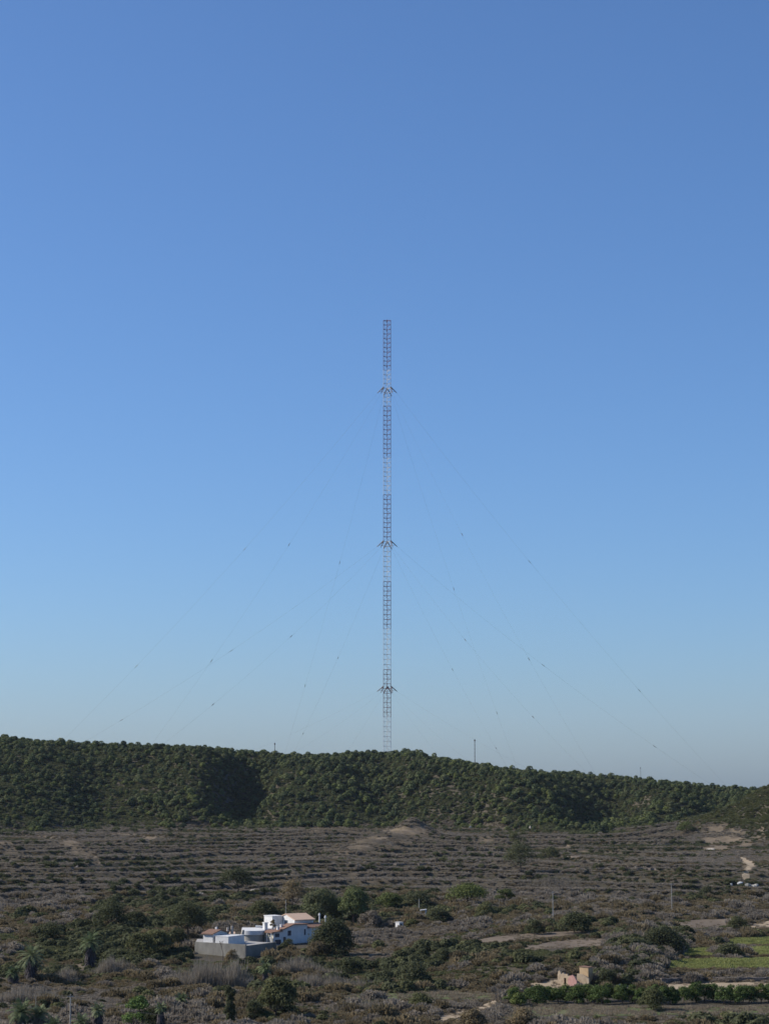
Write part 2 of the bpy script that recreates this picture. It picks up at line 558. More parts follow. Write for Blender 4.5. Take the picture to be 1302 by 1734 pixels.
for cx, cy, hx, hy, s in BARE:
    d2 = ((PXG - cx) / hx) ** 2 + ((PYG - cy) / hy) ** 2
    bare = np.maximum(bare, s * np.exp(-d2 * .9))
bare = np.where(front & (RG > 300) & (RG < 1250), bare, 0)
bare = bare + np.where(front & (RG < 1250) & (RG > 560), .16 * (fbm(XG / 26, YG / 60, 77) - .35), 0)
bare = np.clip(bare, 0, 1.2)

me = bpy.data.meshes.new('valley_ground')
me.vertices.add(nr * na)
me.vertices.foreach_set('co', np.stack([XG, YG, ZG], -1).astype(np.float32).ravel())
ii, jj = np.meshgrid(np.arange(nr - 1), np.arange(na - 1), indexing='ij')
q = np.stack([ii * na + jj, ii * na + jj + 1, (ii + 1) * na + jj + 1, (ii + 1) * na + jj], -1).reshape(-1, 4).astype(np.int32)
me.loops.add(q.size)
me.loops.foreach_set('vertex_index', q.ravel())
me.polygons.add(len(q))
me.polygons.foreach_set('loop_start', np.arange(0, q.size, 4, dtype=np.int32))
me.polygons.foreach_set('use_smooth', np.ones(len(q), bool))
me.update()
at = me.attributes.new('bare', 'FLOAT', 'POINT')
at.data.foreach_set('value', bare.astype(np.float32).ravel())
me.materials.append(MAT['ground'])
tag(mesh_obj('ground', me), kind='structure')

SHEETS = [
    ('sandy_track', 'sand', [[(1100, 1668), (1180, 1665), (1310, 1664), (1330, 1679), (1230, 1679), (1110, 1676), (1060, 1673), (1000, 1673), (1000, 1669), (1050, 1667)]]),
    ('sandy_yard', 'sand', [[(888, 1670), (905, 1664), (940, 1660), (958, 1664), (972, 1669), (955, 1675), (900, 1676)]]),
    ('footpath', 'sand', [[(738, 1721), (803, 1708), (823, 1700), (846, 1688), (860, 1689), (836, 1705), (814, 1715), (748, 1729)]]),
    ('hillside_path', 'sand', [[(1246, 1449), (1262, 1453), (1274, 1459), (1279, 1466), (1270, 1473), (1266, 1481), (1265, 1490), (1255, 1491), (1254, 1481), (1259, 1473), (1266, 1466), (1256, 1459)]]),
    ('ploughed_field', 'ploughed', [[(808, 1591), (862, 1583), (930, 1579), (985, 1577), (1003, 1579), (940, 1586), (880, 1594), (820, 1599)]]),
    ('ploughed_field', 'ploughed', [[(880, 1606), (930, 1595), (1000, 1590), (1030, 1590), (1024, 1601), (960, 1606), (900, 1609)]]),
    ('ploughed_field', 'ploughed', [[(1130, 1564), (1180, 1558), (1238, 1555), (1238, 1567), (1160, 1574)]]),
    ('ploughed_field', 'sand', [[(1265, 1566), (1310, 1557), (1330, 1569), (1270, 1572)]]),
    ('meadow_field', 'meadow', [[(555, 1692), (600, 1685), (700, 1682), (760, 1680), (845, 1683), (845, 1693), (700, 1692), (600, 1695)]]),
    ('meadow_field', 'meadow', [[(862, 1704), (950, 1703), (1100, 1706), (1320, 1705), (1330, 1716), (1100, 1720), (900, 1723), (855, 1728)]]),
    ('crop_field', 'crop', [[(1228, 1591), (1310, 1589), (1325, 1600), (1232, 1601)]]),
    ('crop_field', 'crop', [[(1142, 1609), (1202, 1607), (1210, 1619), (1135, 1621)]]),
    ('crop_field', 'crop', [[(1268, 1606), (1310, 1605), (1325, 1617), (1270, 1619)]]),
    ('crop_field', 'crop', [[(1122, 1630), (1150, 1626), (1310, 1624), (1325, 1641), (1124, 1642)]]),
]
for name, mk, polys in SHEETS:
    pts = [ground(min(max(x_, -60), 1360), y_)[0] for p in polys for x_, y_ in p]
    aa = [math.atan2(p.x, p.y) for p in pts]
    rr_ = [math.hypot(p.x, p.y) for p in pts]
    rm = sum(rr_) / len(rr_)
    ga = np.arange(min(aa) - .003, max(aa) + .003, .30 / rm)
    gr_ = np.arange(min(rr_) - 6, max(rr_) + 6, .45)
    A2, R2 = np.meshgrid(ga, gr_)
    Z2 = gz(A2, R2)
    P2, Q2 = project(A2, R2, Z2)
    X2, Y2 = R2 * np.sin(A2), R2 * np.cos(A2)
    wx, wy = (fbm(X2 / 2.5, Y2 / 2.5, 91, 4) - .5), (fbm(X2 / 5, Y2 / 5, 92, 4) - .5)
    sel = np.zeros(A2.shape, bool)
    for p in polys:
        sel |= inside(p, P2 + wx * 9, Q2 + wy * 3.4)
    sel = sel[:-1, :-1]
    si, sj = np.nonzero(sel)
    n2 = A2.shape[1]
    ids = np.stack([si * n2 + sj, si * n2 + sj + 1, (si + 1) * n2 + sj + 1, (si + 1) * n2 + sj], -1)
    u, inv = np.unique(ids, return_inverse=True)
    inv = inv.reshape(-1, 4)
    vs = np.stack([X2.ravel()[u], Y2.ravel()[u], Z2.ravel()[u] + .06], -1)
    m2 = bpy.data.meshes.new(name)
    m2.from_pydata(vs.tolist(), [], inv.tolist())
    m2.polygons.foreach_set('use_smooth', np.ones(len(inv), bool))
    m2.materials.append(MAT[mk])
    tag(mesh_obj(name, m2), kind='structure')

CLEAR = [p for _, _, ps in SHEETS for p in ps]

# ------------------------------------------------------------------ plants: patterns that are copied
PROTO = bpy.data.collections.new('plant_patterns')


def proto_set(tagname, meshes):
    c = bpy.data.collections.new(tagname)
    for k, m_ in enumerate(meshes):
        o = bpy.data.objects.new(tagname + '_%02d' % k, m_)
        c.objects.link(o)
    return c, meshes


def broom_meshes(name, mat, n, k, w, ln, lobes=6, flat=.75):
    return [quads_mesh(name, broom(n, np.random.default_rng(100 + 7 * i + n), lobes + i, flat, w, ln), mat) for i in range(k)]


def bush_meshes(name, mat, n, k, size, lobes=6, flat=.75):
    return [quads_mesh(name, dome(n, np.random.default_rng(100 + 7 * i + n), lobes + i, flat, size), mat) for i in range(k)]


NEARB = {c: broom_meshes('scrub_bush', MAT[c], 900, 3, .055, .34) if c in ('olive', 'grey') else bush_meshes('scrub_bush', MAT[c], 620, 3, .20) for c in ('olive', 'grey', 'dark', 'green')}
FARB = {c: proto_set('far_' + c, broom_meshes('far_scrub', MAT[c], 260, 3, .10, .42, 5, .75))[0] for c in ('olive', 'grey', 'dark', 'green')}
LOWB = {c: proto_set('low_' + c, broom_meshes('low_scrub', MAT[c], 230, 3, .085, .36, 8, .42))[0] for c in ('olive', 'grey', 'dark', 'green', 'drygrass', 'hillgreen')}
NEARC = {c: proto_set('near_' + c, NEARB[c])[0] for c in NEARB}
GRASSC = proto_set('dry_grass', [quads_mesh('dry_grass', blades(60, np.random.default_rng(300 + i), .7, .55, .09, .35), MAT['drygrass']) for i in range(3)])[0]
GREENC = proto_set('green_grass', [quads_mesh('green_grass', blades(60, np.random.default_rng(320 + i), .7, .4, .1, .35), MAT['greengrass']) for i in range(3)])[0]


def pine_mesh(seed, mat):
    rng = np.random.default_rng(seed)
    nb = rng.integers(5, 8)
    V = []
    for k in range(nb):
        a = k * 2.4 + rng.uniform(-.5, .5)
        rr = rng.uniform(.25, .5) if k else 0
        c = np.array([math.cos(a) * rr, math.sin(a) * rr, rng.uniform(.62, .9) - rr * .4 + (.15 if k == 0 else 0)])
        r = rng.uniform(.36, .5) + (.12 if k == 0 else 0)
        n = 110
        d = unit(n, rng)
        d[:, 2] = np.where(d[:, 2] < -.35, -d[:, 2], d[:, 2])
        p = c + d * r * rng.uniform(.82, 1.04, (n, 1)) * np.array([1, 1, .85])
        V.append(leaves(p, d, .20, rng, 1.4, 1.5))
    V = np.concatenate(V)
    me_ = quads_mesh('pine_tree', V, mat)
    me_.materials.append(MAT['bark'])
    # trunk
    import bmesh
    bm = bmesh.new()
    bm.from_mesh(me_)
    ring = []
    for z, r in ((-.15, .07), (.4, .05), (.8, .03)):
        ring.append([bm.verts.new((math.cos(t * 1.0472) * r, math.sin(t * 1.0472) * r, z)) for t in range(6)])
    for a_, b_ in zip(ring, ring[1:]):
        for t in range(6):
            f = bm.faces.new((a_[t], a_[(t + 1) % 6], b_[(t + 1) % 6], b_[t]))
            f.material_index = 1
    bm.to_mesh(me_)
    bm.free()
    return me_


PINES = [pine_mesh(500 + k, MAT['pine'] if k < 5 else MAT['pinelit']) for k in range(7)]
PINEC = proto_set('pines', PINES)[0]


def scatter(name, pts, scl, coll, idx=None):
    """one object that stands for plants nobody could count"""
    n = len(pts)
    m_ = bpy.data.meshes.new(name)
    m_.vertices.add(n)
    m_.vertices.foreach_set('co', np.asarray(pts, np.float32).ravel())
    a = m_.attributes.new('scl', 'FLOAT_VECTOR', 'POINT')
    a.data.foreach_set('vector', np.asarray(scl, np.float32).ravel())
    a = m_.attributes.new('rot', 'FLOAT_VECTOR', 'POINT')
    rot = np.zeros((n, 3), np.float32)
    rot[:, 2] = RNG.uniform(0, 6.283, n)
    a.data.foreach_set('vector', rot.ravel())
    a = m_.attributes.new('idx', 'INT', 'POINT')
    a.data.foreach_set('value', (RNG.integers(0, 1000, n) if idx is None else idx).astype(np.int32))
    o = mesh_obj(name, m_)
    ng = bpy.data.node_groups.new(name, 'GeometryNodeTree')
    ng.interface.new_socket('Geometry', in_out='INPUT', socket_type='NodeSocketGeometry')
    ng.interface.new_socket('Geometry', in_out='OUTPUT', socket_type='NodeSocketGeometry')
    gi, go = ng.nodes.new('NodeGroupInput'), ng.nodes.new('NodeGroupOutput')
    iop = ng.nodes.new('GeometryNodeInstanceOnPoints')
    ci = ng.nodes.new('GeometryNodeCollectionInfo')
    ci.inputs['Collection'].default_value = coll
    ci.inputs['Separate Children'].default_value = True
    ci.inputs['Reset Children'].default_value = True
    iop.inputs['Pick Instance'].default_value = True
    def attr(nm, ty):
        x = ng.nodes.new('GeometryNodeInputNamedAttribute')
        x.data_type = ty
        x.inputs['Name'].default_value = nm
        return x.outputs['Attribute']
    L = ng.links.new
    L(gi.outputs[0], iop.inputs['Points'])
    L(ci.outputs[0], iop.inputs['Instance'])
    L(attr('idx', 'INT'), iop.inputs['Instance Index'])
    L(attr('rot', 'FLOAT_VECTOR'), iop.inputs['Rotation'])
    L(attr('scl', 'FLOAT_VECTOR'), iop.inputs['Scale'])
    L(iop.outputs[0], go.inputs[0])
    md = o.modifiers.new('scatter', 'NODES')
    md.node_group = ng
    return o


def sample(r0, r1, per_m2, amax=None):
    A = rad(amax or (17.5 if r1 <= 700 else 15.0))
    n = int((r1 ** 2 - r0 ** 2) * A * per_m2)
    r = np.sqrt(RNG.uniform(r0 ** 2, r1 ** 2, n))
    a = RNG.uniform(-A, A, n)
    return a, r


def jitter(r0, r1, da, dr, amax):
    """plants at even but irregular spacing"""
    A, R = [], []
    r = r0
    k = 0
    while r < r1:
        st = da / r
        a = np.arange(-rad(amax), rad(amax), st) + (k % 2) * st * .5
        A.append(a + RNG.normal(size=len(a)) * st * .27)
        R.append(r + RNG.normal(size=len(a)) * dr * .3)
        r += dr
        k += 1
    return np.concatenate(A), np.concatenate(R)


HOUSE = [(318, 1628), (418, 1632), (470, 1616), (530, 1606), (545, 1590), (545, 1575), (330, 1578)]
RUIN = [(936, 1672), (996, 1672), (996, 1652), (936, 1655)]
KEEP = [HOUSE, RUIN, [(862, 1690), (1330, 1686), (1330, 1712), (862, 1714)]]


def keep_mask(a, r, z, h):
    """True where a plant of height h may stand without covering a track, a field or a house"""
    px, py = project(a, r, z)
    _, pyt = project(a, r, z + h)
    ok = np.ones(len(a), bool)
    for p in CLEAR + KEEP:
        ok &= ~inside(p, px, py)
    for p in CLEAR:
        ok &= ~inside(p, px, py * .45 + pyt * .55)
    return ok, px, py


def bareness(a, r):
    j = np.clip(np.searchsorted(AA, a), 0, na - 1)
    i = np.clip(np.searchsorted(RR, r), 0, nr - 1)
    return bare[i, j]


def tfrac(x, y, r):
    q_ = 13.0 * np.log(np.maximum(r, 1) / 560.0) / math.log(2) + (fbm(x / 120, y / 210, 21, 3) - .5) * 3.0
    return q_ - np.floor(q_)


SHOWN = []          # candidate individual bushes: (apparent size, kind, x, y, z, scale vec)
STUFF = {}


def put(key, a, r, z, s):
    x, y = r * np.sin(a), r * np.cos(a)
    STUFF.setdefault(key, []).append((np.stack([x, y, z], 1), s))


def scl3(n, lo, hi, fl=(.75, 1.15)):
    s = RNG.uniform(lo, hi, n)
    return np.stack([s * RNG.uniform(.85, 1.2, n), s * RNG.uniform(.85, 1.2, n), s * RNG.uniform(fl[0], fl[1], n)], 1)


# --- near and middle valley (300-620 m): hummocks of mixed scrub
for (r0, r1, dens, lo, hi, low) in ((306, 420, .40, .45, 1.25, False), (420, 640, .26, .5, 1.4, False), (306, 640, .07, 1.2, 2.4, False)):
    a, r = sample(r0, r1, dens)
    x, y = r * np.sin(a), r * np.cos(a)
    patch = fbm(x / 30, y / 60, 131)
    fine = fbm(x / 9, y / 14, 135, 3)
    ok = RNG.uniform(size=len(a)) < sstep(.28, .55, fine) * .95 + .12
    z = gz(a, r)
    S = scl3(len(a), lo, hi) * (.7 + .6 * fine)[:, None]
    k, px, py = keep_mask(a, r, z, S[:, 2] * 1.0)
    ok &= k & (RNG.uniform(size=len(a)) > bareness(a, r) * 1.6)
    mix = patch + RNG.normal(size=len(a)) * .05
    kinds = np.where(mix < .43, 'grey', np.where(mix < .545, 'olive', np.where(mix < .58, 'green', 'dark')))
    dk = inside([(1050, 1580), (1130, 1580), (1190, 1600), (1130, 1625), (1120, 1665), (1000, 1668), (1040, 1620)], px, py)
    kinds = np.where(dk & (RNG.uniform(size=len(a)) < .35), 'dark', kinds)
    S = S * np.where(dk, 1.45, 1.0)[:, None]
    app = S[:, 0] / r
    for i in np.nonzero(ok)[0]:
        SHOWN.append((app[i] if 0 < px[i] < 1302 and py[i] < 1745 else 0, str(kinds[i]), x[i], y[i], z[i], S[i], px[i], py[i]))

a, r = sample(340, 560, .22, 11.0)
z = gz(a, r)
S = scl3(len(a), 1.1, 2.3, (.8, 1.15))
k, px, py = keep_mask(a, r, z, S[:, 2])
dk = inside([(1045, 1585), (1100, 1568), (1170, 1572), (1200, 1592), (1150, 1606), (1125, 1628), (1112, 1662), (990, 1668), (1000, 1640)], px, py)
x, y = r * np.sin(a), r * np.cos(a)
for i in np.nonzero(k & dk)[0]:
    SHOWN.append((S[i, 0] / r[i], ('dark', 'grey', 'grey')[i % 3], x[i], y[i], z[i], S[i], px[i], py[i]))

SHOWN.sort(key=lambda t: -t[0])
single, rest = SHOWN[:280], SHOWN[280:]
KINDLAB = {'grey': 'large grey twiggy bush rising above the low scrub of the valley', 'olive': 'large olive brown bush rising above the low scrub of the valley',
           'green': 'large mid green bush rising above the low scrub of the valley', 'dark': 'large dark evergreen bush rising above the low scrub of the valley'}
first = {}
for n_, (ap, kd, x, y, z, S, px, py) in enumerate(single):
    me_ = NEARB[kd][n_ % 3]
    if (kd, n_ % 3) in first:
        o = first[(kd, n_ % 3)].copy()
        COL.objects.link(o)
    else:
        o = mesh_obj('scrub_bush', me_)
        first[(kd, n_ % 3)] = o
    o.location = (x, y, z - .08)
    o.scale = S
    o.rotation_euler = (0, 0, R_.uniform(0, 6.28))
    tag(o, KINDLAB[kd], 'bush', 'large %s bushes in the valley scrub' % kd)
for kd in ('grey', 'olive', 'green', 'dark'):
    sub = [t for t in rest if t[1] == kd]
    if sub:
        pts = np.array([(t[2], t[3], t[4] - .08) for t in sub])
        S = np.array([t[5] for t in sub])
        tag(scatter('scrub', pts, S, NEARC[kd]), 'mass of small %s scrub bushes covering the valley floor' % kd, 'scrub', kind='stuff')

# --- low ground cover everywhere
def cover(r0, r1, dens, lo, hi, key_of):
    a, r = sample(r0, r1, dens)
    x, y = r * np.sin(a), r * np.cos(a)
    z = gz(a, r)
    rb = np.interp(651 + KX * np.tan(a), BPX, BRR)
    S = scl3(len(a), lo, hi)
    k, px, py = keep_mask(a, r, z, S[:, 2] * .5)
    ok = k & (r < rb + 15) & (RNG.uniform(size=len(a)) > bareness(a, r) * 1.3)
    kinds = key_of(x, y, r, px, py, len(a))
    for kd in np.unique(kinds):
        m_ = ok & (kinds == kd)
        if kd != 'none' and m_.any():
            put(str(kd), a[m_], r[m_], z[m_] - .03, S[m_])


def near_cover(x, y, r, px, py, n):
    p = fbm(x / 26, y / 40, 141) + RNG.normal(size=n) * .05
    return np.where(p < .40, 'low_grey', np.where(p < .50, 'low_drygrass', np.where(p < .64, 'low_olive', 'low_green')))


def far_cover(x, y, r, px, py, n):
    fr = tfrac(x, y, r)
    p = fbm(x / 45, y / 60, 151) + RNG.normal(size=n) * .07 - .10 * (fr < .35) + .09 * (fr > .6)
    ridge = inside([(555, 1452), (700, 1392), (745, 1412), (700, 1425), (620, 1448)], px, py) | inside([(430, 1398), (620, 1396), (610, 1412), (450, 1416)], px, py)
    p = np.where(ridge, p - .22, p)
    hillr = np.exp(-(((x - 1080 * 789 / KX) ** 2 + ((y - 1080) * .62) ** 2) / 62.0 ** 2)) > .22
    k = np.where(p < .33, 'low_drygrass', np.where(p < .60, 'low_grey', np.where(p < .70, 'low_olive', 'low_dark')))
    return np.where(hillr, np.where(RNG.uniform(size=n) < .75, 'low_hillgreen', 'low_green'), k)


cover(306, 460, .85, .45, 1.0, near_cover)
cover(460, 640, .6, .55, 1.2, near_cover)
cover(640, 1290, .62, .55, 1.3, far_cover)
cover(930, 1180, .30, .8, 1.5, lambda x, y, r, px, py, n: np.where((np.exp(-(((x - 1080 * 789 / KX) ** 2 + ((y - 1080) * .62) ** 2) / 62.0 ** 2)) > .2), np.where(RNG.uniform(size=n) < .8, 'low_hillgreen', 'low_green'), 'none'))

a, r = sample(1110, 1440, .32)
z = gz(a, r)
ok = r > np.interp(651 + KX * np.tan(a), BPX, BRR) + 8
kd = np.where(RNG.uniform(size=len(a)) < .65, 'low_green', 'low_dark')
S = scl3(len(a), 1.0, 2.0)
for q_ in ('low_green', 'low_dark'):
    m_ = ok & (kd == q_)
    put(q_, a[m_], r[m_], z[m_] - .05, S[m_])

# --- bushes standing in rows on the terrace edges
a, r = sample(600, 1240, .17)
x, y = r * np.sin(a), r * np.cos(a)
fr = tfrac(x, y, r)
pxx = 651 + KX * np.tan(a)
edge = np.exp(-((fr - .965) / .065) ** 2) + np.exp(-((fr + .035) / .06) ** 2)
clump = fbm(x / 60, y / 22, 161)
ok = RNG.uniform(size=len(a)) < edge * sstep(.42, .60, clump) * .95 + .055 * (fbm(x / 14, y / 25, 163) > .5)
z = gz(a, r)
S = scl3(len(a), .6, 1.9, (.7, 1.1))
k, px, py = keep_mask(a, r, z, S[:, 2])
ok &= k & (r < np.interp(pxx, BPX, BRR) + 10) & (bareness(a, r) < .45)
kd = np.where(RNG.uniform(size=len(a)) < .5, 'far_dark', np.where(RNG.uniform(size=len(a)) < .7, 'far_grey', 'far_green'))
for q_ in ('far_dark', 'far_grey', 'far_green'):
    m_ = ok & (kd == q_)
    put(q_, a[m_], r[m_], z[m_] - .1, S[m_])
# bushes on the right-hand hill and around its gullies
a, r = sample(930, 1290, .06)
x, y = r * np.sin(a), r * np.cos(a)
m = np.exp(-(((x - 1080 * 789 / KX) ** 2 + ((y - 1080) * .62) ** 2) / 62.0 ** 2))
z = gz(a, r)
S = scl3(len(a), .8, 1.9)
k, px, py = keep_mask(a, r, z, S[:, 2])
ok = k & (m > .12) & (bareness(a, r) < .5) & (RNG.uniform(size=len(a)) < .8)
gr = RNG.uniform(size=len(a)) < .7
put('far_green', a[ok & gr], r[ok & gr], z[ok & gr] - .1, S[ok & gr])
put('far_dark', a[ok & ~gr], r[ok & ~gr], z[ok & ~gr] - .1, S[ok & ~gr])

a, r = sample(1040, 1300, .05)
x, y = r * np.sin(a), r * np.cos(a)
d = r - np.interp(651 + KX * np.tan(a), BPX, BRR)
ok = (d > -70) & (d < 40) & (RNG.uniform(size=len(a)) < np.exp(-np.abs(d + 5) / 24) * sstep(.35, .6, fbm(x / 28, y / 28, 211)) * 1.3)
ok &= bareness(a, r) < .45
z = gz(a, r)
S = scl3(len(a), .7, 2.3)
gr = RNG.uniform(size=len(a)) < .65
put('far_green', a[ok & gr], r[ok & gr], z[ok & gr] - .1, S[ok & gr])
put('far_dark', a[ok & ~gr], r[ok & ~gr], z[ok & ~gr] - .1, S[ok & ~gr])

WORDS = {'low_grey': ('low_scrub', 'low grey brown scrub covering the valley and terraces', 'scrub'), 'low_drygrass': ('dry_grass', 'dry tan grass between the bushes', 'grass'),
         'low_olive': ('low_scrub', 'low olive coloured scrub between the bushes', 'scrub'), 'low_green': ('low_scrub', 'low green ground cover between the bushes and under the pines', 'ground cover'),
         'low_hillgreen': ('heath', 'yellow green heath covering the near right hill', 'heath'), 'low_dark': ('low_scrub', 'low dark scrub on the terraces below the wood', 'scrub'), 'far_dark': ('terrace_scrub', 'dark bushes lining the old terraces below the wood', 'scrub'),
         'far_grey': ('terrace_scrub', 'grey bushes lining the old terraces below the wood', 'scrub'), 'far_green': ('terrace_scrub', 'green bushes on the terraces and the near right hill', 'scrub')}
for key, lst in STUFF.items():
    pts, S = np.concatenate([t[0] for t in lst]), np.concatenate([t[1] for t in lst])
    grp, cname = key.split('_')
    coll = LOWB[cname] if grp == 'low' else FARB[cname]
    w = WORDS[key]
    tag(scatter(w[0], pts, S, coll), w[1], w[2], kind='stuff')

# crops and meadow grass
for (grp, coll, dens, nm, lab, lo, hi) in (('crop', GREENC, 3.2, 'crop_plants', 'low green crop growing in the terraced fields', .8, 1.3), ('meadow', GRASSC, .7, 'dry_grass', 'dry grass on the meadow strips', .5, .9)):
    a, r = sample(306, 520, dens, 11.0)
    z = gz(a, r)
    px, py = project(a, r, z)
    ok = np.zeros(len(a), bool)
    for name, mk, polys in SHEETS:
        if mk == grp:
            for p in polys:
                ok |= inside(p, px, py)
    x, y = r * np.sin(a), r * np.cos(a)
    tag(scatter(nm, np.stack([x, y, z], 1)[ok], scl3(int(ok.sum()), lo, hi), coll), lab, 'crop' if grp == 'crop' else 'grass', kind='stuff')

a, r = sample(306, 640, .5, 11.0)
z = gz(a, r)
px, py = project(a, r, z)
ok = np.zeros(len(a), bool)
for name, mk, polys in SHEETS:
    if mk in ('ploughed', 'sand', 'meadow'):
        for p in polys:
            ok |= inside(p, px, py)
x, y = r * np.sin(a), r * np.cos(a)
ok &= RNG.uniform(size=len(a)) < sstep(.42, .7, fbm(x / 6, y / 12, 201, 3)) * .9 + .04
tag(scatter('weeds', np.stack([x, y, z], 1)[ok], scl3(int(ok.sum()), .35, .8), GRASSC), 'dry weeds growing on the bare fields and tracks', 'weeds', kind='stuff')
E_ = []
for (x0, y0, x1, y1, n_) in ((1140, 1606, 1330, 1604, 110), (1120, 1624, 1330, 1622, 130), (1115, 1646, 1330, 1645, 170), (1115, 1652, 1330, 1651, 170), (1215, 1588, 1330, 1586, 60), (1205, 1612, 1262, 1614, 26), (820, 1601, 1000, 1588, 90)):
    for k in range(n_):
        q_ = RNG.uniform()
        g_, _m = ground(x0 + (x1 - x0) * q_, y0 + (y1 - y0) * q_ + RNG.normal() * .8)
        E_.append(tuple(g_))
tag(scatter('field_edge_scrub', np.array(E_), scl3(len(E_), .45, .95), NEARC['olive']), 'low olive scrub along the banks between the green fields', 'scrub', kind='stuff')

# --- the pine wood on the hill
a, r = jitter(1090, 1480, 4.7, 4.6, 15.0)
px = 651 + KX * np.tan(a)
rb = np.interp(px, BPX, BRR) + (fbm(px / 22, px * 0, 171, 4) - .5) * 110
x, y = r * np.sin(a), r * np.cos(a)
m = np.exp(-(((x - 1080 * 789 / KX) ** 2 + ((y - 1080) * .62) ** 2) / 62.0 ** 2))
ok = (r > rb) & (m < .12) & (RNG.uniform(size=len(a)) < .55 + 1.3 * (fbm(x / 22, y / 30, 181) - .3))
a, r, x, y, rb = a[ok], r[ok], x[ok], y[ok], rb[ok]
z = gz(a, r)
S = scl3(len(a), 1.3, 3.0, (.7, 1.15)) * (.52 + 1.05 * fbm(x / 16, y / 16, 187, 3))[:, None]
S *= np.where(RNG.uniform(size=len(a)) < .08, 1.25, 1.0)[:, None]
t = (r - rb) / 220
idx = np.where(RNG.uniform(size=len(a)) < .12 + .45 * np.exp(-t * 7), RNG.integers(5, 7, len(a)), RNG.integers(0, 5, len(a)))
vis = np.abs(a) < rad(10.1)
order = np.argsort(np.where(vis, r - rb, 1e9))
one = order[:280]
others = np.setdiff1d(np.arange(len(a)), one)
tag(scatter('pine_wood', np.stack([x, y, z - .2], 1)[others], S[others], PINEC, idx[others]), 'dense dark green pine wood covering the long hill', 'pine wood', kind='stuff')
pfirst = {}
for i in one:
    k = int(idx[i])
    if k in pfirst:
        o = pfirst[k].copy()
        COL.objects.link(o)
    else:
        o = mesh_obj('pine_tree', PINES[k])
        pfirst[k] = o
    o.location = (x[i], y[i], z[i] - .2)
    o.scale = S[i] * np.array([1.05, 1.05, 1.0])
    o.rotation_euler = (0, 0, R_.uniform(0, 6.28))
    tag(o, 'small rounded pine in the front row along the foot of the wooded hill', 'tree', 'pines along the foot of the wood')


# ------------------------------------------------------------------ single trees and shrubs
def tree(name, label, cat, px, py, w, h, mat, seed, group=None, trunk=.18, blobs=14, n=260, leaf=.21, flat=.8, spread=1.0, cone=0.0):
    """a tree whose foot shows at (px, py), w x h pixels large"""
    loc, mpp = ground(px, py)
    W, H = w * mpp, h * mpp
    t = thing(name, label, cat, loc, 0, group)
    rng = np.random.default_rng(seed)
    tk = MB()
    top = Vector((rng.normal() * .04 * W, rng.normal() * .04 * W, H * .62))
    mid = Vector((rng.normal() * .04 * W, rng.normal() * .04 * W, H * trunk))
    r0 = max(.08, .035 * H)
    tk.path([Vector((0, 0, -.3)), mid, (mid + top) / 2, top], r0, r0 * .3, 7)
    V = []
    for k in range(blobs):
        ang = k * 2.4 + rng.normal() * .4
        q_ = math.sqrt((k + .5) / blobs)
        zz = H * (trunk + (1 - trunk) * ((.14 if trunk <= .06 else .28) + (.62 if trunk <= .06 else .48) * (1 - q_ ** 2) + rng.uniform(-.10, .10)))
        if cone:
            zz = H * (trunk + (1 - trunk) * (k + .6) / (blobs + .8))
            q_ = rng.uniform(.2, 1) * (1 - cone * (k + .5) / blobs)
        rr = W * .5 * .62 * q_ * spread
        c = Vector((math.cos(ang) * rr, math.sin(ang) * rr, zz))
        br = W * .5 * rng.uniform(.34, .52) * (1 - .35 * cone)
        if k % 2 == 0:
            tk.path([mid + (top - mid) * rng.uniform(0, .6), (mid + c) / 2 + Vector((0, 0, -.05 * H)), c], r0 * .45, r0 * .12, 5)
        d = unit(n, rng)
        d[:, 2] = np.where(d[:, 2] < -.4, -d[:, 2] * .6, d[:, 2])
        p = np.array(c) + d * br * rng.uniform(.5, 1.08, (n, 1)) * np.array([1, 1, flat])
        p[:, 2] = np.maximum(p[:, 2], .03)
        V.append(leaves(p, d, leaf * max(.8, min(1.5, W / 5)), rng, 1.7, 1.3))
    tk.build('trunk', MAT['bark'], t)
    mesh_obj('crown', quads_mesh('crown', np.concatenate(V), mat), t)
    return t


T = tree
T('evergreen_tree', 'large dark evergreen on the terraces right of the bare ridge', 'tree', 880, 1478, 68, 54, MAT['dark'], 1, trunk=.1, blobs=16)
T('evergreen_tree', 'mid green bush like tree just right of the dark terrace evergreen', 'tree', 930, 1458, 42, 24, MAT['green'], 2, trunk=.1, blobs=10)
T('evergreen_tree', 'pale green sapling tree above the dark terrace evergreen', 'tree', 872, 1436, 26, 26, MAT['green'], 3, trunk=.1, blobs=8)
T('evergreen_tree', 'dark round tree alone on the slope above the white villa', 'tree', 400, 1513, 62, 42, MAT['dark'], 4, trunk=.1, blobs=14)
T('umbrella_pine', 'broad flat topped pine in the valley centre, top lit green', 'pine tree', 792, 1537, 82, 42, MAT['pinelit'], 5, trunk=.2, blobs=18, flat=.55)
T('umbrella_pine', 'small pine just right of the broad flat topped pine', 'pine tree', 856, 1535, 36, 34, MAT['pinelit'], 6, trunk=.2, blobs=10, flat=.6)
T('pine_tree', 'dense dark pine right behind the tiled villa roof', 'pine tree', 543, 1562, 82, 56, MAT['pine'], 7, trunk=.10, blobs=30, n=380, flat=.7)
T('pine_tree', 'darker round pine right of the one behind the villa', 'pine tree', 602, 1566, 60, 64, MAT['pine'], 8, trunk=.10, blobs=26, n=380)
T('pine_tree', 'low pine filling the gap between the two dark pines behind the villa', 'pine tree', 574, 1560, 44, 40, MAT['pine'], 48, trunk=.05, blobs=16)
T('carob_tree', 'broad olive green tree above the round terrace of the villa', 'tree', 446, 1556, 64, 30, MAT['green'], 49, trunk=.06, blobs=16)
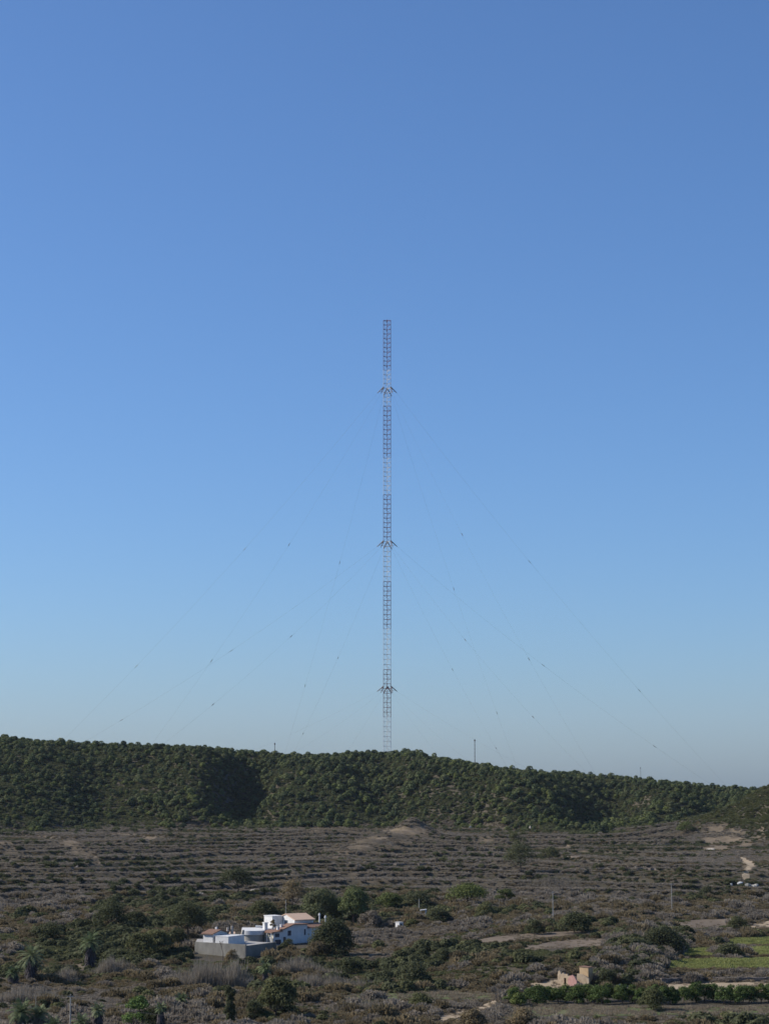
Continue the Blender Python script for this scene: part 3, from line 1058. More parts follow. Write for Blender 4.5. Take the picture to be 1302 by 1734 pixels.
T('evergreen_shrub', 'round grey shrub right of the dark pines behind the villa', 'shrub', 628, 1572, 50, 30, MAT['grey'], 50, trunk=.04, blobs=12)
T('evergreen_shrub', 'olive shrub right of the small white canopy', 'shrub', 742, 1566, 50, 28, MAT['dark'], 51, trunk=.04, blobs=12)
T('pine_tree', 'green low tree below the broad flat topped pine', 'tree', 822, 1556, 40, 28, MAT['green'], 52, trunk=.05, blobs=12)
T('poplar_tree', 'thin pale crowned tree left behind the villa pines', 'tree', 498, 1542, 60, 54, MAT['olive'], 9, trunk=.12, blobs=14, n=160)
T('pine_tree', 'bushy green pine between the dark pine and the white canopy', 'pine tree', 660, 1542, 50, 32, MAT['pinelit'], 10, trunk=.1, blobs=12)
T('pine_tree', 'dark pine directly behind the white canopy and its pole', 'pine tree', 706, 1540, 56, 28, MAT['dark'], 11, trunk=.1, blobs=12)
T('carob_tree', 'large grey green tree standing left above the villa annex', 'tree', 316, 1588, 86, 62, MAT['dark'], 12, trunk=.12, blobs=20, n=240)
T('carob_tree', 'very dark bushy tree on the slope far left of the villa', 'tree', 186, 1572, 62, 52, MAT['dark'], 13, trunk=.05, blobs=14)
T('evergreen_shrub', 'low dark shrub right of the very dark slope tree', 'shrub', 228, 1568, 50, 24, MAT['dark'], 14, trunk=.03, blobs=9)
T('evergreen_shrub', 'grey green rounded shrub at the left below the sandy patch', 'shrub', 80, 1592, 64, 28, MAT['dark'], 15, trunk=.03, blobs=12)
T('citrus_tree', 'green bushy tree left of the block wall, leftmost of the garden trees', 'tree', 236, 1624, 56, 48, MAT['green'], 16, 'garden trees left of the villa', trunk=.08, blobs=14)
T('citrus_tree', 'green bushy tree in the middle of the garden trees left of the wall', 'tree', 264, 1619, 60, 46, MAT['green'], 17, 'garden trees left of the villa', trunk=.08, blobs=16)
T('citrus_tree', 'dark green bushy tree against the left end of the block wall', 'tree', 300, 1608, 50, 36, MAT['dark'], 18, 'garden trees left of the villa', trunk=.08, blobs=14)
T('tamarisk_shrub', 'big dark grey green shrub against the right end of the villa', 'shrub', 562, 1618, 86, 62, MAT['dark'], 19, trunk=.04, blobs=24, n=420)
T('tamarisk_shrub', 'brown green shrub in front of the blue shaded villa wall', 'shrub', 536, 1622, 44, 32, MAT['olive'], 20, trunk=.04, blobs=10)
T('evergreen_shrub', 'dark shrub below the porch of the villa', 'shrub', 486, 1614, 40, 22, MAT['dark'], 21, trunk=.04, blobs=8)
T('evergreen_shrub', 'round grey green shrub in front of the block retaining wall', 'shrub', 392, 1632, 30, 22, MAT['olive'], 22, trunk=.05, blobs=8)
T('evergreen_shrub', 'brown round bush on the flat roof edge side of the villa', 'shrub', 462, 1594, 12, 38, MAT['olive'], 23, trunk=.5, blobs=7)
T('oak_tree', 'large dark green tree at the bottom, left of the meadow strip', 'tree', 470, 1726, 76, 72, MAT['green'], 24, trunk=.1, blobs=20)
T('oak_tree', 'dark lower tree joined to the left of the bottom dark tree', 'tree', 432, 1730, 44, 36, MAT['dark'], 25, trunk=.06, blobs=10)
T('cypress_tree', 'dark columnar cypress at the bottom right of the small palms', 'cypress tree', 389, 1741, 24, 66, MAT['dark'], 26, trunk=.03, blobs=26, n=420, cone=.15, flat=1.3)
T('oleander_shrub', 'bright fresh green shrub at the bottom edge', 'shrub', 234, 1742, 58, 58, MAT['bright'], 27, trunk=.05, blobs=14)
T('evergreen_shrub', 'dark shrub against the right of the bright green one at the bottom', 'shrub', 262, 1744, 40, 40, MAT['dark'], 28, trunk=.05, blobs=9)
T('lentisk_shrub', 'compact dark green dome shrub on the meadow strip', 'shrub', 714, 1709, 52, 28, MAT['green'], 29, trunk=.03, blobs=12)
T('oak_tree', 'dark round tree breaking out of the orchard row', 'tree', 1104, 1712, 54, 38, MAT['green'], 30, trunk=.05, blobs=12)
T('lentisk_shrub', 'dark green bush right of the ruin', 'shrub', 1028, 1670, 44, 34, MAT['dark'], 31, trunk=.03, blobs=12)
T('lentisk_shrub', 'dark bush spreading below the left of the two tall valley poles', 'shrub', 972, 1580, 66, 32, MAT['dark'], 32, trunk=.03, blobs=12)
T('evergreen_shrub', 'dark bush left of the pole on the slope', 'shrub', 904, 1582, 40, 26, MAT['dark'], 33, trunk=.03, blobs=9)
T('lentisk_shrub', 'dark round bush below the white boulders at the right', 'shrub', 1195, 1522, 34, 20, MAT['dark'], 34, trunk=.03, blobs=9)
T('fig_tree', 'green bush on the track bend at the right edge fields', 'shrub', 1246, 1576, 40, 28, MAT['green'], 35, trunk=.04, blobs=10)
T('lentisk_shrub', 'wide dark bush mass on the bank above the green fields', 'shrub', 1120, 1612, 90, 40, MAT['dark'], 36, trunk=.02, blobs=16)
T('lentisk_shrub', 'dark bush between the two upper green fields', 'shrub', 1235, 1622, 60, 20, MAT['dark'], 37, trunk=.02, blobs=10)
T('evergreen_shrub', 'green bush at the left end of the orchard row', 'shrub', 866, 1686, 26, 18, MAT['olive'], 38, trunk=.03, blobs=8)
T('evergreen_shrub', 'olive green bush at the bottom centre right', 'shrub', 800, 1744, 60, 34, MAT['olive'], 39, trunk=.02, blobs=12)
T('evergreen_shrub', 'dark bush at the bottom below the footpath', 'shrub', 885, 1744, 60, 34, MAT['olive'], 40, trunk=.02, blobs=12)
T('evergreen_shrub', 'dark bush on the slope above the footpath', 'shrub', 940 - 190, 1628, 40, 24, MAT['dark'], 41, trunk=.02, blobs=9)
T('evergreen_shrub', 'dark clump in the centre of the valley floor', 'shrub', 700, 1668, 70, 36, MAT['dark'], 42, trunk=.02, blobs=12)
T('evergreen_shrub', 'dark clump right of the centre of the valley floor', 'shrub', 590, 1650, 60, 26, MAT['dark'], 43, trunk=.02, blobs=10)
T('pine_tree', 'green pine at the left foot of the near right hill', 'pine tree', 1160, 1412, 40, 20, MAT['pinelit'], 44, trunk=.06, blobs=9)

# orchard row along the track
for k in range(36):
    px = 868 + k * 12.6 + R_.uniform(-4, 4)
    py = 1697 + R_.uniform(-2, 4) + (5 if k < 5 else 0)
    T('orchard_tree', 'bushy green orchard tree in the long row in front of the sandy track', 'tree', px, py, R_.uniform(28, 40), R_.uniform(26, 38) * (.8 if k < 3 else 1), MAT['orchard'], 200 + k, 'orchard row along the track', trunk=.05, blobs=11, n=200)


# dead cane thickets
def thicket(label, px, py, w, h, seed, mat='cane', depth=5.0, n=900):
    loc, mpp = ground(px, py)
    rng = np.random.default_rng(seed)
    W, H = w * mpp, h * mpp
    p = blades(int(n * 1.7), rng, 1.0, H, .085, .10)
    sx, sy = W * .5, depth * .5
    m_ = len(p)
    off = np.stack([np.clip(rng.normal(size=m_) * .55, -1.3, 1.3) * sx, rng.uniform(-1, 1, m_) * sy, np.zeros(m_)], 1)
    base = p[:, 0:1, :2].copy()
    p[:, :, :2] = p[:, :, :2] - base + off[:, None, :2]
    clumps = fbm(off[:, 0] / 1.7 + seed * 7, off[:, 1] / 1.2, seed, 3)
    p[:, :, 2] *= (np.clip(.15 + 1.5 * (clumps - .1), .2, 1.25) * (1 - .35 * np.abs(off[:, 0] / sx)))[:, None]
    base = off[:, None, :2]
    p[:, :, 2] -= .1
    dzz = np.array([gxy(loc.x + b[0, 0], loc.y + b[0, 1]) - loc.z for b in base])
    p[:, :, 2] += dzz[:, None]
    o = mesh_obj('cane_thicket', quads_mesh('cane_thicket', p, MAT[mat]), None, loc)
    return tag(o, label, 'cane thicket', 'dead cane thickets')


thicket('wide pale grey cane thicket below the block retaining wall', 352, 1668, 110, 40, 1, depth=7, n=1900)
thicket('grey cane thicket right of the one below the retaining wall, tall', 398, 1672, 44, 44, 2, n=800)
thicket('long grey cane thicket in front of the shrubs right below the villa', 505, 1650, 110, 28, 3, depth=6, n=1700)
thicket('dark grey cane band behind the dark clumps of the valley centre', 545, 1672, 130, 24, 4, depth=5, n=1700)
thicket('grey brown cane bank at the left edge above the palms', 40, 1698, 110, 28, 5, depth=6, n=1700)
thicket('grey cane patch right of the tall palm on the left', 190, 1650, 60, 26, 6, n=900)
thicket('grey cane band behind the dome shrub of the meadow', 620, 1716, 110, 24, 7, depth=6, n=1500)
thicket('grey cane patch between the tall palms on the left', 114, 1662, 34, 26, 8, n=600)
thicket('pale cane strip above the dark bush under the left pole', 940, 1500, 120, 12, 10, depth=8, n=1200)


# palms
def palm(label, px, py, h, crown, seed, skirt=.5, nf=30, rbase=.5, group='palms at the left', lean=0.0, drooping=1.0):
    loc, mpp = ground(px, py)
    H, C = h * mpp, crown * mpp
    t = thing('palm_tree', label, 'palm tree', loc, 0, group)
    rng = np.random.default_rng(seed)
    tk = MB()
    pts = [Vector((lean * H * q_ ** 2, 0, -.3 + q_ * (H + .3))) for q_ in (0, .3, .6, 1)]
    tk.path(pts, rbase * .75, rbase * .55, 9)
    tk.build('trunk', MAT['palmbark'], t)
    if skirt:
        n = 260
        a_ = rng.uniform(0, 6.283, n)
        zz = H * (1 - skirt * rng.uniform(0, 1, n))
        d = np.stack([np.cos(a_), np.sin(a_), np.zeros(n)], 1)
        c = d * rbase * .7
        c[:, 0] += lean * H * (zz / H) ** 2
        c[:, 2] = zz
        e = c + d * rbase * rng.uniform(.4, 1.0, (n, 1)) + np.array([0, 0, -1]) * rng.uniform(.6, 1.4, (n, 1))
        e[:, 2] = np.maximum(e[:, 2], .05)
        s = np.stack([-d[:, 1], d[:, 0], d[:, 2]], 1) * .12
        mesh_obj('dead_frond_skirt', quads_mesh('dead_frond_skirt', np.stack([c - s, c + s, e + s * .6, e - s * .6], 1), MAT['palmbark']), t)
    Q = []
    for k in range(nf):
        az = k * 2.39996 + rng.normal() * .15
        el = rad(80) - rad(115) * ((k + .5) / nf) ** .9 * drooping
        L = C * .5 * rng.uniform(.85, 1.15)
        p = np.array([lean * H, 0, H])
        d = np.array([math.cos(az) * math.cos(el), math.sin(az) * math.cos(el), math.sin(el)])
        side = np.array([-math.sin(az), math.cos(az), 0])
        ns = 6
        for s in range(ns):
            step = L / ns
            p2 = p + d * step
            d2 = d + np.array([0, 0, -.17])
            d2 /= np.linalg.norm(d2)
            wd = (.42 * math.sin(math.pi * (s + .7) / (ns + .6)) + .08) * min(1.0, C / 3.5)
            up = np.cross(side, d)
            for sg in (-1, 1):
                for q_ in (0, .34, .67):          # leaflets
                    b0 = p + (p2 - p) * q_
                    b1 = p + (p2 - p) * (q_ + .22)
                    tip = b0 + sg * side * wd + d * step * .75 - np.array([0, 0, .10]) + up * .05
                    Q.append([b0, b1, tip + d * .03, tip - d * .03])
            p, d = p2, d2
    mesh_obj('crown', quads_mesh('crown', np.array(Q), MAT['frond']), t)
    return t


palm('palm with dark thick trunk, second from the left edge', 53, 1663, 42, 50, 1, .75, rbase=.85, nf=36)
palm('tallest palm, narrow crown on a thick dark trunk beside the sandy patch', 153, 1641, 44, 40, 2, .95, rbase=.8, nf=36)
palm('short palm nearest the left edge with a bushy crown', 23, 1668, 20, 28, 3, .7, rbase=.7, nf=34)
palm('bushy palm at the bottom left corner, larger of the corner pair', 36, 1748, 32, 46, 4, .4, nf=44)
palm('bushy palm at the bottom left corner, right one of the corner pair', 66, 1746, 26, 40, 5, .4, nf=40)
palm('pale narrow palm at the bottom right of the slender left pole', 166, 1748, 36, 28, 6, .5, nf=30)
palm('small palm at the bottom right next to the pole foot', 138, 1750, 18, 36, 7, .2, nf=24)
palm('brown withered palm right of the bright green shrub', 272, 1746, 38, 24, 8, .9, nf=16, rbase=.4)
palm('little palm with a dark stem above the dark bottom bushes', 307, 1708, 16, 26, 9, .4, nf=22, rbase=.35)
palm('slender palm among the dark bushes below the villa', 449, 1664, 24, 28, 10, .5, nf=24, rbase=.35)
palm('tiny palm left at the bottom below the corner pair', 90, 1752, 16, 34, 11, .2, nf=22, rbase=.35)


def bare_tree(label, px, py, h, seed):
    loc, mpp = ground(px, py)
    H = h * mpp
    t = MB()
    rng = random.Random(seed)
    def grow(p, d, L, r, lev):
        e = p + d * L
        t.tube(p, e, r, r * .65, 5)
        if lev == 0:
            return
        for k in range(2 if lev > 2 else 3):
            nd = (d + Vector((rng.uniform(-.7, .7), rng.uniform(-.7, .7), rng.uniform(0, .4)))).normalized()
            grow(e, nd, L * rng.uniform(.55, .75), r * .6, lev - 1)
    grow(Vector((0, 0, -.1)), Vector((0, 0, 1)), H * .45, .09, 4)
    return tag(t.build('bare_tree', MAT['bark'], None, loc), label, 'bare tree')


bare_tree('leafless forked sapling in front of the block retaining wall', 378, 1627, 30, 3)


# ------------------------------------------------------------------ villa
O, MPP = ground(463, 1601)
az0 = math.atan2(O.x, O.y)
EX = Vector((math.cos(az0), -math.sin(az0), 0))
EY = Vector((math.sin(az0), math.cos(az0), 0))
UP = Vector((0, 0, 1))
HA = EX * math.cos(rad(30)) + EY * math.sin(rad(30))
HB = -EX * math.sin(rad(30)) + EY * math.cos(rad(30))
villa = thing('villa', 'white villa with red tiled roof and round flat terrace block', 'house', O)


def hp(a_, b_, z_):
    return HA * a_ + HB * b_ + UP * z_


def hbox(mb, a0, a1, b0, b1, z0, z1):
    return mb.prism([(a0, z0), (a1, z0), (a1, z1), (a0, z1)], hp(0, b0, 0), HA, UP, HB * (b1 - b0))


def hwindow(parent, face, c0, c1, z0, z1, pos, name='window', fr=.07):
    """a framed window let into a wall; face 'b' looks along -b, face 'a' looks along -a"""
    f, g = MB(), MB()
    def bx(mb, u0, u1, w0, w1, out, deep):
        if face == 'b':
            mb.prism([(u0, w0), (u1, w0), (u1, w1), (u0, w1)], hp(0, pos - out, 0), HA, UP, HB * (out + deep))
        else:
            mb.prism([(u0, w0), (u1, w0), (u1, w1), (u0, w1)], hp(pos - out, 0, 0), HB, UP, HA * (out + deep))
    bx(f, c0 - fr, c0, z0 - fr, z1 + fr, .06, .02)
    bx(f, c1, c1 + fr, z0 - fr, z1 + fr, .06, .02)
    bx(f, c0, c1, z1, z1 + fr, .06, .02)
    bx(f, c0, c1, z0 - fr, z0, .10, .02)
    w = f.build(name, MAT['frame'], parent)
    bx(g, c0, c1, z0, z1, .015, .01)
    g.build('pane', MAT['glass'], w)
    return w


w = MB()
w.prism([(0, -1), (8.4, -1), (8.4, 4.1), (5.0, 4.15), (2.2, 3.15), (2.2, 2.85), (0, 2.7)], hp(0, 0, 0), HA, UP, HB * 2.6)
w.build('wall', MAT['white'], villa)
rf = MB()
rf.prism([(-.6, 2.60), (2.197, 2.87), (2.197, 3.05), (-.6, 2.80)], hp(0, -.3, 0), HA, UP, HB * 5.2)
rf.prism([(1.9, 3.06), (5.0, 4.17), (5.0, 4.36), (1.9, 3.26)], hp(0, -.3, 0), HA, UP, HB * 3.1)
rf.prism([(5.003, 4.17), (8.7, 4.12), (8.7, 4.29), (5.003, 4.36)], hp(0, -.3, 0), HA, UP, HB * 3.1)
roof = rf.build('roof', MAT['tile'], villa)
for (a_, b_, hh) in ((1.2, .3, .5), (2.8, 1.6, .3)):
    c = MB()
    hbox(c, a_, a_ + .45, b_, b_ + .45, 2.9 + a_ * .27, 3.2 + a_ * .27 + hh * .5)
    hbox(c, a_ - .06, a_ + .51, b_ - .06, b_ + .51, 3.203 + a_ * .27 + hh * .5, 3.3 + a_ * .27 + hh * .5)
    c.build('chimney', MAT['white'], roof)
hwindow(villa, 'b', 3.5, 4.4, 1.9, 3.0, 0)
hwindow(villa, 'b', 7.6, 8.05, 1.9, 3.2, 0)
hwindow(villa, 'b', .35, 1.5, 1.7, 2.5, 0)
hwindow(villa, 'b', .3, 1.9, .1, 1.2, 0, 'doorway', .14)
hwindow(villa, 'b', 2.4, 3.1, .2, 1.7, 0, 'door', .06)
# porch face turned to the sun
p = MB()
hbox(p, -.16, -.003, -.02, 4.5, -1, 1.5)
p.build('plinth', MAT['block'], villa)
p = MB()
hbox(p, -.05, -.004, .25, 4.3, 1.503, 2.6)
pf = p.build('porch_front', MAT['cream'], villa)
hwindow(villa, 'a', .95, 1.5, 1.65, 2.5, -.05)
hwindow(villa, 'a', 2.4, 2.95, 1.65, 2.5, -.05)
for b_ in (.1, 2.0, 4.4):
    p = MB()
    p.tube(hp(-.42, b_, -.9), hp(-.42, b_, 2.6), .1, .1, 8)
    p.build('porch_post', MAT['white'], villa)

# round-ended flat block left of the porch
def stadium(c, r_, back, n=18):
    """outline in (screen right, away): half circle to the front, straight sides running back"""
    pts = [(c[0] + r_ * math.cos(t_), c[1] + r_ * .75 * math.sin(t_)) for t_ in np.linspace(math.pi, 2 * math.pi, n)]
    return pts + [(c[0] + r_, c[1] + back), (c[0] - r_, c[1] + back)]


cx0 = (429 - 463) * MPP
st = MB().prism(stadium((cx0, 3.2), 2.2, 9.0), UP * -1.0, EX, EY, UP * 3.1)
st.build('block_base', MAT['block'], villa)
st = MB().prism(stadium((cx0, 3.2), 2.5, 9.0), UP * 2.103, EX, EY, UP * .9)
rb_ = st.build('round_terrace', MAT['white'], villa)
st = MB().prism([(cx0 + 2.52, 6.2), (cx0 + 4.6, 7.4), (cx0 + 4.6, 12.0), (cx0 + 2.52, 12.0)], UP * -1, EX, EY, UP * 4.05)
st.build('deck', MAT['white'], villa)
for k in (0, 1):
    s2 = MB().prism([(-.5, 0), (.5, 0), (.5, .6), (-.5, .6)], EX * (cx0 + 1.8 - k * .9) + EY * (10.2 + k) + UP * 2.856, EX, UP, EY * .8)
    s2.build('roof_hatch', MAT['white'], rb_)

# rear wing with a gable
wing = MB().prism([(4.0, -1), (11.4, -1), (11.4, 4.85), (7.7, 5.9), (4.0, 4.85)], hp(7.6, 0, 0), HB, UP, HA * 4.8)
wing.build('rear_wing', MAT['white'], villa)
rr_ = MB()
rr_.prism([(3.6, 4.76), (7.7, 5.92), (7.7, 6.1), (3.6, 4.94)], hp(7.45, 0, 0), HB, UP, HA * 5.2)
rr_.prism([(7.703, 5.92), (11.8, 4.76), (11.8, 4.94), (7.703, 6.1)], hp(7.45, 0, 0), HB, UP, HA * 5.2)
rr_.build('rear_roof', MAT['paletile'], villa)
hwindow(villa, 'a', 6.9, 8.3, 3.6, 4.7, 7.6)
bx = hbox(MB(), 4.9, 7.5, 9.0, 12.6, -1, 5.45)
hbox(bx, 4.8, 7.597, 8.9, 12.7, 5.453, 5.6)
bx.build('stair_block', MAT['white'], villa)
bx = hbox(MB(), 1.6, 2.4, 6.6, 7.4, -1, 4.3)
hbox(bx, 1.5, 2.5, 6.5, 7.5, 4.303, 4.45)
bx.build('water_heater_block', MAT['white'], villa)
# low back range with pale tiles
bx = hbox(MB(), 8.403, 13.5, .8, 3.9, -1, 3.4)
bx.build('side_wing', MAT['white'], villa)
rr_ = MB().prism([(.5, 3.3), (4.0, 4.05), (4.0, 4.2), (.5, 3.45)], hp(8.72, 0, 0), HB, UP, HA * 5.0)
rr_.build('side_roof', MAT['tile'], villa)

# block retaining wall with its yard
C0, m0 = ground(416, 1623)
L0, _ = ground(330, 1615)
R0, _ = ground(468, 1615)
top = C0.z + 22.5 * m0
yard = thing('retaining_wall', 'tall grey block retaining wall in front of the villa', 'wall', C0)
yard['kind'] = 'thing'


def wallrun(mb, p, q_, thick, z0, z1):
    d = (q_ - p)
    d.z = 0
    n_ = Vector((-d.y, d.x, 0)).normalized()
    if n_.dot(EY) < 0:
        n_ = -n_
    a_ = Vector((p.x, p.y, 0)) - Vector((C0.x, C0.y, 0))
    b_ = Vector((q_.x, q_.y, 0)) - Vector((C0.x, C0.y, 0))
    vs = [a_, b_, b_ + n_ * thick, a_ + n_ * thick]
    mb.add([v + UP * (z0 - C0.z) for v in vs] + [v + UP * (z1 - C0.z) for v in vs], [(0, 3, 2, 1), (4, 5, 6, 7), (0, 1, 5, 4), (1, 2, 6, 5), (2, 3, 7, 6), (3, 0, 4, 7)])
    return mb


wallrun(MB(), L0, C0, .35, C0.z - 2, top).build('front_wall', MAT['yardwall'], yard)
wallrun(MB(), C0, R0, .35, C0.z - 2, top - .25).build('side_wall', MAT['yardwall'], yard)
back_l = L0 + EY * 14
back_r = R0 + EY * 2
pl = [L0 + EY * .4, C0 + EY * .5 - EX * .1, R0 + EY * .3 - EX * .4, back_r - EX * 3.2, back_l + EX * 6, back_l]
pl2 = [((v - C0).dot(EX), (v - C0).dot(EY)) for v in pl]
MB().prism(pl2, UP * -2, EX, EY, UP * (top - .4 - C0.z + 2)).build('yard_floor', MAT['concrete'], yard)

# white tank block on the yard, corner towards the camera
def face_pt(px, dist_from_wall, z):
    az = math.atan((px - 651) / KX)
    r_ = math.hypot(C0.x, C0.y) + dist_from_wall
    return Vector((r_ * math.sin(az), r_ * math.cos(az), z))


zt = top - .4
E1 = Vector((L0.x - C0.x, L0.y - C0.y, 0)).normalized()      # along the front wall, to the left
E2 = Vector((R0.x - C0.x, R0.y - C0.y, 0)).normalized()      # along the side wall, to the right
INN = Vector((E1.y, -E1.x, 0))
if INN.dot(EY) < 0:
    INN = -INN
base = Vector((C0.x, C0.y, zt))
pb = base + E1 * 5.2 + INN * .9
pa, pc = pb + E1 * 3.4, pb + E2 * 6.2
pd = pa + pc - pb
tank = thing('water_tank', 'low white walled tank on the yard behind the block wall', 'water tank', pb)
loc4 = [v - pb for v in (pa, pb, pc, pd)]
MB().add([v for v in loc4] + [v + UP * 1.62 for v in loc4], [(0, 3, 2, 1), (4, 5, 6, 7), (0, 1, 5, 4), (1, 2, 6, 5), (2, 3, 7, 6), (3, 0, 4, 7)]).build('tank_wall', MAT['white'], tank)
ctr = sum(loc4, Vector()) / 4
rim = [v + (v - ctr).normalized() * .05 for v in loc4]
MB().add([v + UP * 1.623 for v in rim] + [v + UP * 1.72 for v in rim], [(0, 3, 2, 1), (4, 5, 6, 7), (0, 1, 5, 4), (1, 2, 6, 5), (2, 3, 7, 6), (3, 0, 4, 7)]).build('tank_lid', MAT['white'], tank)

# annex at the left end of the yard
ga = base + E1 * 12.1 + INN * 1.3
annex = thing('annex_house', 'small white annex with terracotta roof at the left end of the yard', 'house', ga)
exa, eya = E2, INN
def abox(mb, u0, u1, v0, v1, z0, z1):
    return mb.prism([(u0, z0), (u1, z0), (u1, z1), (u0, z1)], E1 * -v0, exa, UP, E1 * -(v1 - v0))
MB().prism([(0, -2), (5.6, -2), (5.6, 2.0), (2.8, 2.6), (0, 2.0)], Vector((0, 0, 0)), exa, UP, E1 * -2.5).build('wall', MAT['white'], annex)
r2 = MB().prism([(-.4, 1.93), (2.8, 2.62), (2.8, 2.8), (-.4, 2.11)], E1 * .3, exa, UP, E1 * -3.1)
r2.prism([(2.803, 2.62), (6.0, 1.95), (6.0, 2.13), (2.803, 2.8)], E1 * .3, exa, UP, E1 * -3.1)
r2.build('roof', MAT['tile'], annex)
for (u0, u1, z0, z1, nm) in ((.6, 1.5, .6, 1.6, 'window'), (2.6, 3.5, .05, 1.75, 'door')):
    f = MB()
    abox(f, u0 - .08, u0, 2.48, 2.56, z0, z1 + .08)
    abox(f, u1, u1 + .08, 2.48, 2.56, z0, z1 + .08)
    abox(f, u0, u1, 2.48, 2.56, z1, z1 + .08)
    fo = f.build(nm, MAT['frame'], annex)
    abox(MB(), u0, u1, 2.49, 2.52, z0, z1).build('pane', MAT['glass'], fo)
abox(MB(), 3.2, 3.6, .9, 1.3, 2.0, 3.2).build('chimney', MAT['white'], annex)

# outbuilding with a pale slab roof and stone chimney behind the tank
gb = face_pt(366, 11, zt - .3)
shed = thing('outbuilding', 'low outbuilding with pinkish slab roof and stone stacks behind the tank', 'outbuilding', gb)
def sbox(mb, u0, u1, v0, v1, z0, z1):
    return mb.prism([(u0, z0), (u1, z0), (u1, z1), (u0, z1)], EY * v0, EX, UP, EY * (v1 - v0))
sbox(MB(), 0, 4.2, 0, 4, -1.5, 1.55).build('wall', MAT['block'], shed)
MB().prism([(-.2, 1.56), (4.2, 1.56), (4.2, 1.75), (-.2, 1.75)], EY * -.25, EX, UP, EY * 4.5 + UP * .5).build('roof', MAT['paletile'], shed)
for (u0, w0, h0) in ((2.7, .45, 3.3), (3.6, .5, 3.6)):
    s3 = MB()
    s3.tube((u0, 0, 0) if False else EX * u0 + EY * 1.5 + UP * .5, EX * u0 + EY * 1.5 + UP * h0, w0 * .75, w0 * .5, 7)
    s3.build('chimney', MAT['rock'], shed)
sbox(MB(), 2.6, 4.4, -.6, -.27, -1.5, 2.1).build('stone_front', MAT['rock'], shed)

# stone pillar further back
gp = face_pt(411, 22, 0)
gp.z = gxy(gp.x, gp.y)
pil = MB()
hgt = (1601 - 1549) * MPP * .62 + 0
pil.tube((0, 0, -.3), (.1, 0, hgt * .55), .8, .55, 7)
pil.tube((.1, 0, hgt * .55), (.45, .1, hgt), .5, .25, 7)
tag(pil.build('stone_stack', MAT['rock'], None, gp), 'pale tapering stone stack behind the round terrace', 'stone stack')


def pole(label, px, py, h, rad_, mat, arm=True, name='utility_pole', row_extra=0, cat='pole', group=None):
    g, m_ = ground(px, py)
    H = (h + row_extra) * m_
    t = thing(name, label, cat, g, 0, group)
    MB().tube((0, 0, -.4), (0, 0, H), rad_, rad_ * .75, 8).build('shaft', mat, t)
    if arm:
        a_ = MB()
        a_.prism([(-.45, 0), (.45, 0), (.45, .1), (-.45, .1)], Vector((0, -rad_ * .8 - .1, H - .35)), EX, UP, EY * .1)
        ao = a_.build('crossarm', mat, t)
        for q_ in (-.38, 0.0, .38):
            MB().tube((q_, -rad_ * .8 - .05, H - .25), (q_, -rad_ * .8 - .05, H - .08), .035, .05, 6).build('insulator', MAT['porcelain'], ao)
    return t, g, H


pole('slender pale pole behind the villa roof gable', 484, 1577, 52, .07, MAT['conc_pole'], False)
pole('pale pole with a bush at its foot, left of two in the right valley', 936, 1556, 46, .09, MAT['conc_pole'])
pole('taller pale pole standing on the right slope', 1137, 1541, 44, .09, MAT['conc_pole'])
pole('short white pole beside the small white canopy', 709.5, 1546, 23, .10, MAT['conc_pole'], False)
tp, gp_, Hp = pole('weathered pole at the bottom left edge carrying wires', 119, 1752, 65, .11, MAT['wood'])
pole('faint thin pole left at the bottom behind the corner palms', 61, 1722, 34, .05, MAT['wood'], False)
pole('thin pole among the trees right of the broad pine', 845, 1534, 26, .05, MAT['wood'], False)
# overhead wires from the bottom left pole
for nm, px1, py1, h1, lab in (('overhead_wire', 330, 1790, 3.5, 'thin overhead wire running right from the bottom left pole'), ('overhead_wire', -60, 1760, 6.5, 'thin overhead wire running left from the bottom left pole')):
    az, s = ray(px1, 1734)
    r_ = math.hypot(gp_.x, gp_.y) + (-14 if px1 > 0 else 10)
    e = Vector((r_ * math.sin(az), r_ * math.cos(az), 0))
    e.z = gxy(e.x, e.y) + h1
    p0 = gp_ + UP * (Hp - .15)
    pts = [p0.lerp(e, q_) - UP * (1.6 * 4 * q_ * (1 - q_) * .4) for q_ in np.linspace(0, 1, 14)]
    tag(MB().path([p_ - p0 for p_ in pts], .012, .012, 4).build(nm, MAT['wire'], None, p0), lab, 'wire')


# ------------------------------------------------------------------ small things
def boulder(name, label, cat, px, py, w, h, seed, mat, n=1, group=None):
    import bmesh
    g, m_ = ground(px, py)
    rng = np.random.default_rng(seed)
    mb = MB()
    for k in range(n):
        bm = bmesh.new()
        bmesh.ops.create_icosphere(bm, subdivisions=2, radius=1)
        pl_ = unit(9, rng)
        for v in bm.verts:
            c = np.array(v.co)
            for d in pl_:
                q_ = c @ d - .45
                if q_ > 0:
                    c = c - d * q_ * .9
            v.co = c * (1 + rng.normal() * .02)
        sx = w * m_ * .5 * (1 if n == 1 else rng.uniform(.25, .5))
        sz = h * m_ * .62 * (1 if n == 1 else rng.uniform(.45, 1))
        off = np.array([0, 0]) if n == 1 else np.array([(k / (n - 1) - .5) * w * m_ * .75, rng.normal() * .3])
        vs = [(v.co.x * sx + off[0], v.co.y * sx * .9 + off[1], v.co.z * sz + sz * .55) for v in bm.verts]
        fs = [tuple(v.index for v in f.verts) for f in bm.faces]
        bm.free()
        mb.add(vs, fs)
    return tag(mb.build(name, mat, None, g), label, cat, group)


